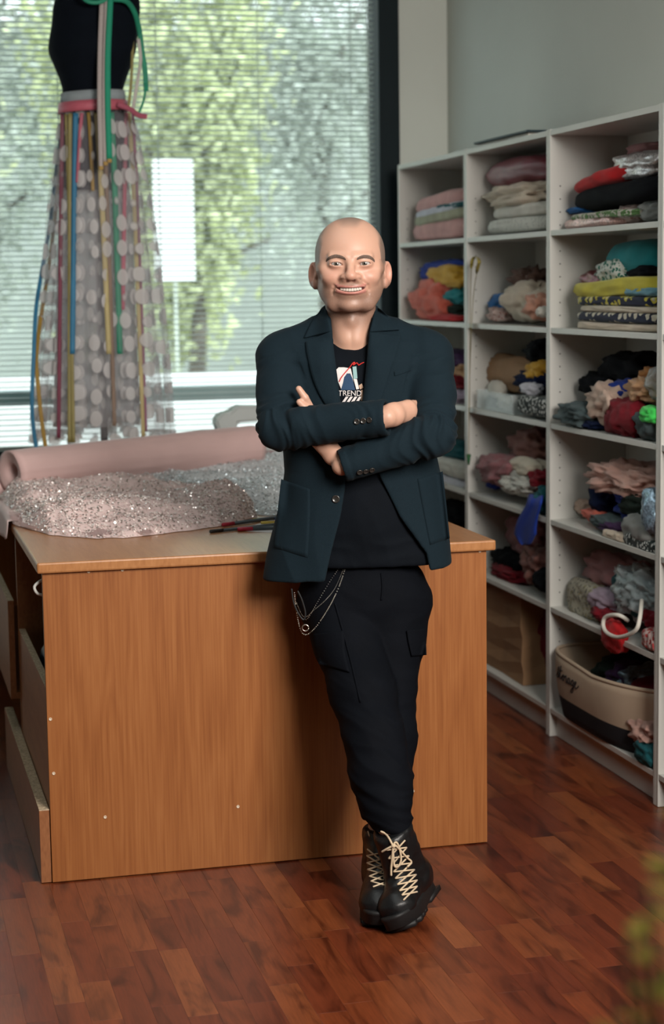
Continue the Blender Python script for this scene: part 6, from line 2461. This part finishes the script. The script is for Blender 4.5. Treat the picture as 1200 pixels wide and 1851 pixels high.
def boot(heel, toe, roll, lift, label, shaft_to, tilt_up):
    """heel, toe: ground points (u, D); boot frame: y to toe, z up"""
    heel, toe = np.array(heel, float), np.array(toe, float)
    fw = (toe - heel)
    L = np.linalg.norm(fw)
    fw /= L
    rt = np.cross(fw, (0, 0, 1.0))
    rt /= np.linalg.norm(rt)
    up = np.cross(rt, fw)
    c, s = math.cos(roll), math.sin(roll)
    rt, up = rt * c + up * s, up * c - rt * s
    R_ = np.stack([rt, fw, up], 1)            # columns
    org = heel
    sh = (np.asarray(shaft_to) - org) @ R_     # shaft top in boot frame

    def f(Pl):
        y = Pl[:, 1]
        d = rcone(Pl, (0, .045, .062), (0, L - .058, .050), .041, .043)
        d = smin(d, ell(Pl, (0, L - .056, .054), (.046, .050, .036)), .02)
        d = smin(d, ell(Pl, (0, .05, .075), (.037, .046, .06)), .03)
        an = np.array((sh[0] * .35, .062 + (sh[1] - .062) * .35, .085))
        d = smin(d, rcone(Pl, an, sh, .044, .0485), .035)
        d = smin(d, rcone(Pl, (0, L - .105, .066), np.array((sh[0] * .9, sh[1] + .024, sh[2] * .9)), .036, .032), .03)
        d = smax(d, .034 - Pl[:, 2], .006)
        nrm = (sh - an) / np.linalg.norm(sh - an)
        d = smax(d, (Pl - sh) @ nrm - .012, .006)
        # toe cap seam
        d = d + .0012 * np.exp(-((y - (L - .085) + .25 * Pl[:, 0] ** 2 / .05) / .0025) ** 2)
        return d

    zt = max(sh[2] + .03, .15)
    g = .0036
    V, F = mesh_sdf(f, np.arange(min(-.07, sh[0] - .07), max(.07, sh[0] + .07), g), np.arange(min(-.02, sh[1] - .07), L + .02, g), np.arange(.025, zt, g))
    V = smooth_mesh(V, F, 2, .5)
    Nn = vnormals(V, F)
    V = V + Nn * np.array([.0018 * (ridge(nz((p[0] * 12, p[1] * 22, p[2] * 30))) - .5) for p in V])[:, None]
    W = V @ R_.T + org
    bv_ = bvh_of(W, F)
    root = np_mesh('boot', W, F, M_LEATHER, person)
    root['label'] = label
    # sole: outline loft with welt, tread lugs
    def outline(k, n=48):
        out = []
        for t in np.linspace(0, 2 * math.pi, n, endpoint=False):
            yy = L / 2 - math.copysign(abs(math.cos(t)) ** .75, math.cos(t)) * (L / 2 + .006) * k
            f_ = (yy / L)
            w = np.interp(f_, [-.05, 0, .12, .35, .55, .75, .9, 1.0, 1.05], [.0, .030, .037, .033, .043, .0505, .045, .030, 0.0])
            e = abs(math.sin(t)) ** .75
            wid = max(.004, np.interp(min(max(f_, .1), .88), [.1, .3, .55, .75, .88], [.037, .0345, .044, .051, .048])) * e
            out.append((math.copysign(wid, math.sin(t)) * k, yy))
        return out
    rg = []
    for k, h in ((.93, .010), (1.0, .012), (1.0, .034), (1.02, .036), (1.02, .043), (.97, .045)):
        rg.append([tuple(np.array((a, b_, h + .010 * max(0, b_ / L - .72) ** 1.5 * 4)) @ R_.T + org) for a, b_ in outline(k)])
    V, F = loft(rg)
    so = pobj('sole', V, F, M_SOLE, root)
    lugs = [(.0, .26)] + []
    parts = []
    def lug(y0, y1, w):
        rg = []
        for h in (0.0, .012):
            kk = .95 if h == 0 else 1
            tz = .010 * max(0, ((y0 + y1) / 2) / L - .72) ** 1.5 * 4
            rg.append([tuple(np.array((a, b_, h + tz)) @ R_.T + org) for a, b_ in ((-w * kk, y0), (w * kk, y0), (w * kk, y1), (-w * kk, y1))])
        return loft(rg)
    V, F = lug(.006, .085, .0345)
    pobj('heel_block', V, F, M_SOLE, so)
    for y0 in np.arange(.135, L - .03, .026):
        w = np.interp(y0 / L, [.4, .55, .75, .95], [.033, .042, .048, .034])
        V, F = lug(y0, y0 + .017, w)
        pobj('tread_lug', V, F, M_SOLE, so)
    return root, bv_


bootL, blv = boot(np.array((ML(690, 1600, 4.45)[0] + .004, 4.455, 0.0)), np.array((ML(684, 1680, 4.17)[0], 4.168, 0.0)), 0.0, 0, 'black leather boot standing flat', ANK_L + (0, .0, -.005), 0)
hR = ML(778, 1612, 4.36)
tR = ML(722, 1692, 4.125)
tR[2] = max(tR[2], .0)
bootR, brv = boot(hR, np.array((tR[0], tR[1], .006)), -.42, 0, 'black leather boot crossed in front, resting on its toe', ANK_R + (0.002, .0, -.005), 0)


def lace(path, bv, parent, r=.0021, off=.0025, name='lace'):
    P = smooth_path([(a, b_, 0) for a, b_ in path], 5)
    pts = []
    for q in P:
        hit, dd = cast(bv, q.x, q.y)
        if hit:
            pts.append(hit[0] - dd * off)
    if len(pts) > 2:
        S = pts
        for _ in range(2):
            S = [S[0]] + [(S[i - 1] + S[i] * 2 + S[i + 1]) / 4 for i in range(1, len(S) - 1)] + [S[-1]]
        V, F = tube(S, r, 6)
        return pydata(name, V, F, M_LACE, parent)


LLa = [(664, 1535), (663, 1547), (663, 1560), (664, 1572), (667, 1584), (670, 1593), (674, 1603)]
LRa = [(684, 1543), (687, 1554), (690, 1564), (695, 1573), (699, 1581), (701, 1593), (703, 1602)]
for i in range(6):
    lace([LLa[i], ((LLa[i][0] + LRa[i + 1][0]) / 2, (LLa[i][1] + LRa[i + 1][1]) / 2), LRa[i + 1]], [blv], bootL)
    lace([LRa[i], ((LRa[i][0] + LLa[i + 1][0]) / 2, (LRa[i][1] + LLa[i + 1][1]) / 2), LLa[i + 1]], [blv], bootL, off=.004)
lace([(665, 1503), (668, 1512)], [blv], bootL)
RLa = [(697, 1537), (702, 1552), (707, 1565), (711, 1576), (714, 1588), (718, 1599), (722, 1610), (726, 1618), (729, 1627)]
RRa = [(732, 1519), (735, 1532), (739, 1547), (744, 1560), (749, 1572), (752, 1581), (754, 1591), (754, 1602), (754, 1612)]
for i in range(8):
    lace([RLa[i + 1], ((RLa[i + 1][0] + RRa[i][0]) / 2, (RLa[i + 1][1] + RRa[i][1]) / 2), RRa[i]], [brv], bootR)
    lace([RRa[i + 1], ((RRa[i + 1][0] + RLa[i][0]) / 2, (RRa[i + 1][1] + RLa[i][1]) / 2), RLa[i]], [brv], bootR, off=.004)
for pth in ([(710, 1529), (703, 1515), (695, 1506), (688, 1503)], [(710, 1529), (709, 1550), (707, 1568), (707, 1583)], [(710, 1528), (716, 1522), (722, 1534), (725, 1554), (720, 1566), (713, 1566), (711, 1550), (710, 1532)], [(712, 1526), (722, 1535), (735, 1550), (744, 1558), (736, 1567)], [(690, 1540), (700, 1534), (710, 1529)]):
    lace(pth, [brv, blv, tr_bvh], bootR, r=.0026, off=.008, name='lace_bow')
hit, dd = cast([brv], 711, 1529)
if hit:
    V, F = ICO[3]
    pydata('lace_knot', [tuple(hit[0] - dd * .008 + Vector(v) * .0055) for v in V], F, M_LACE, bootR)
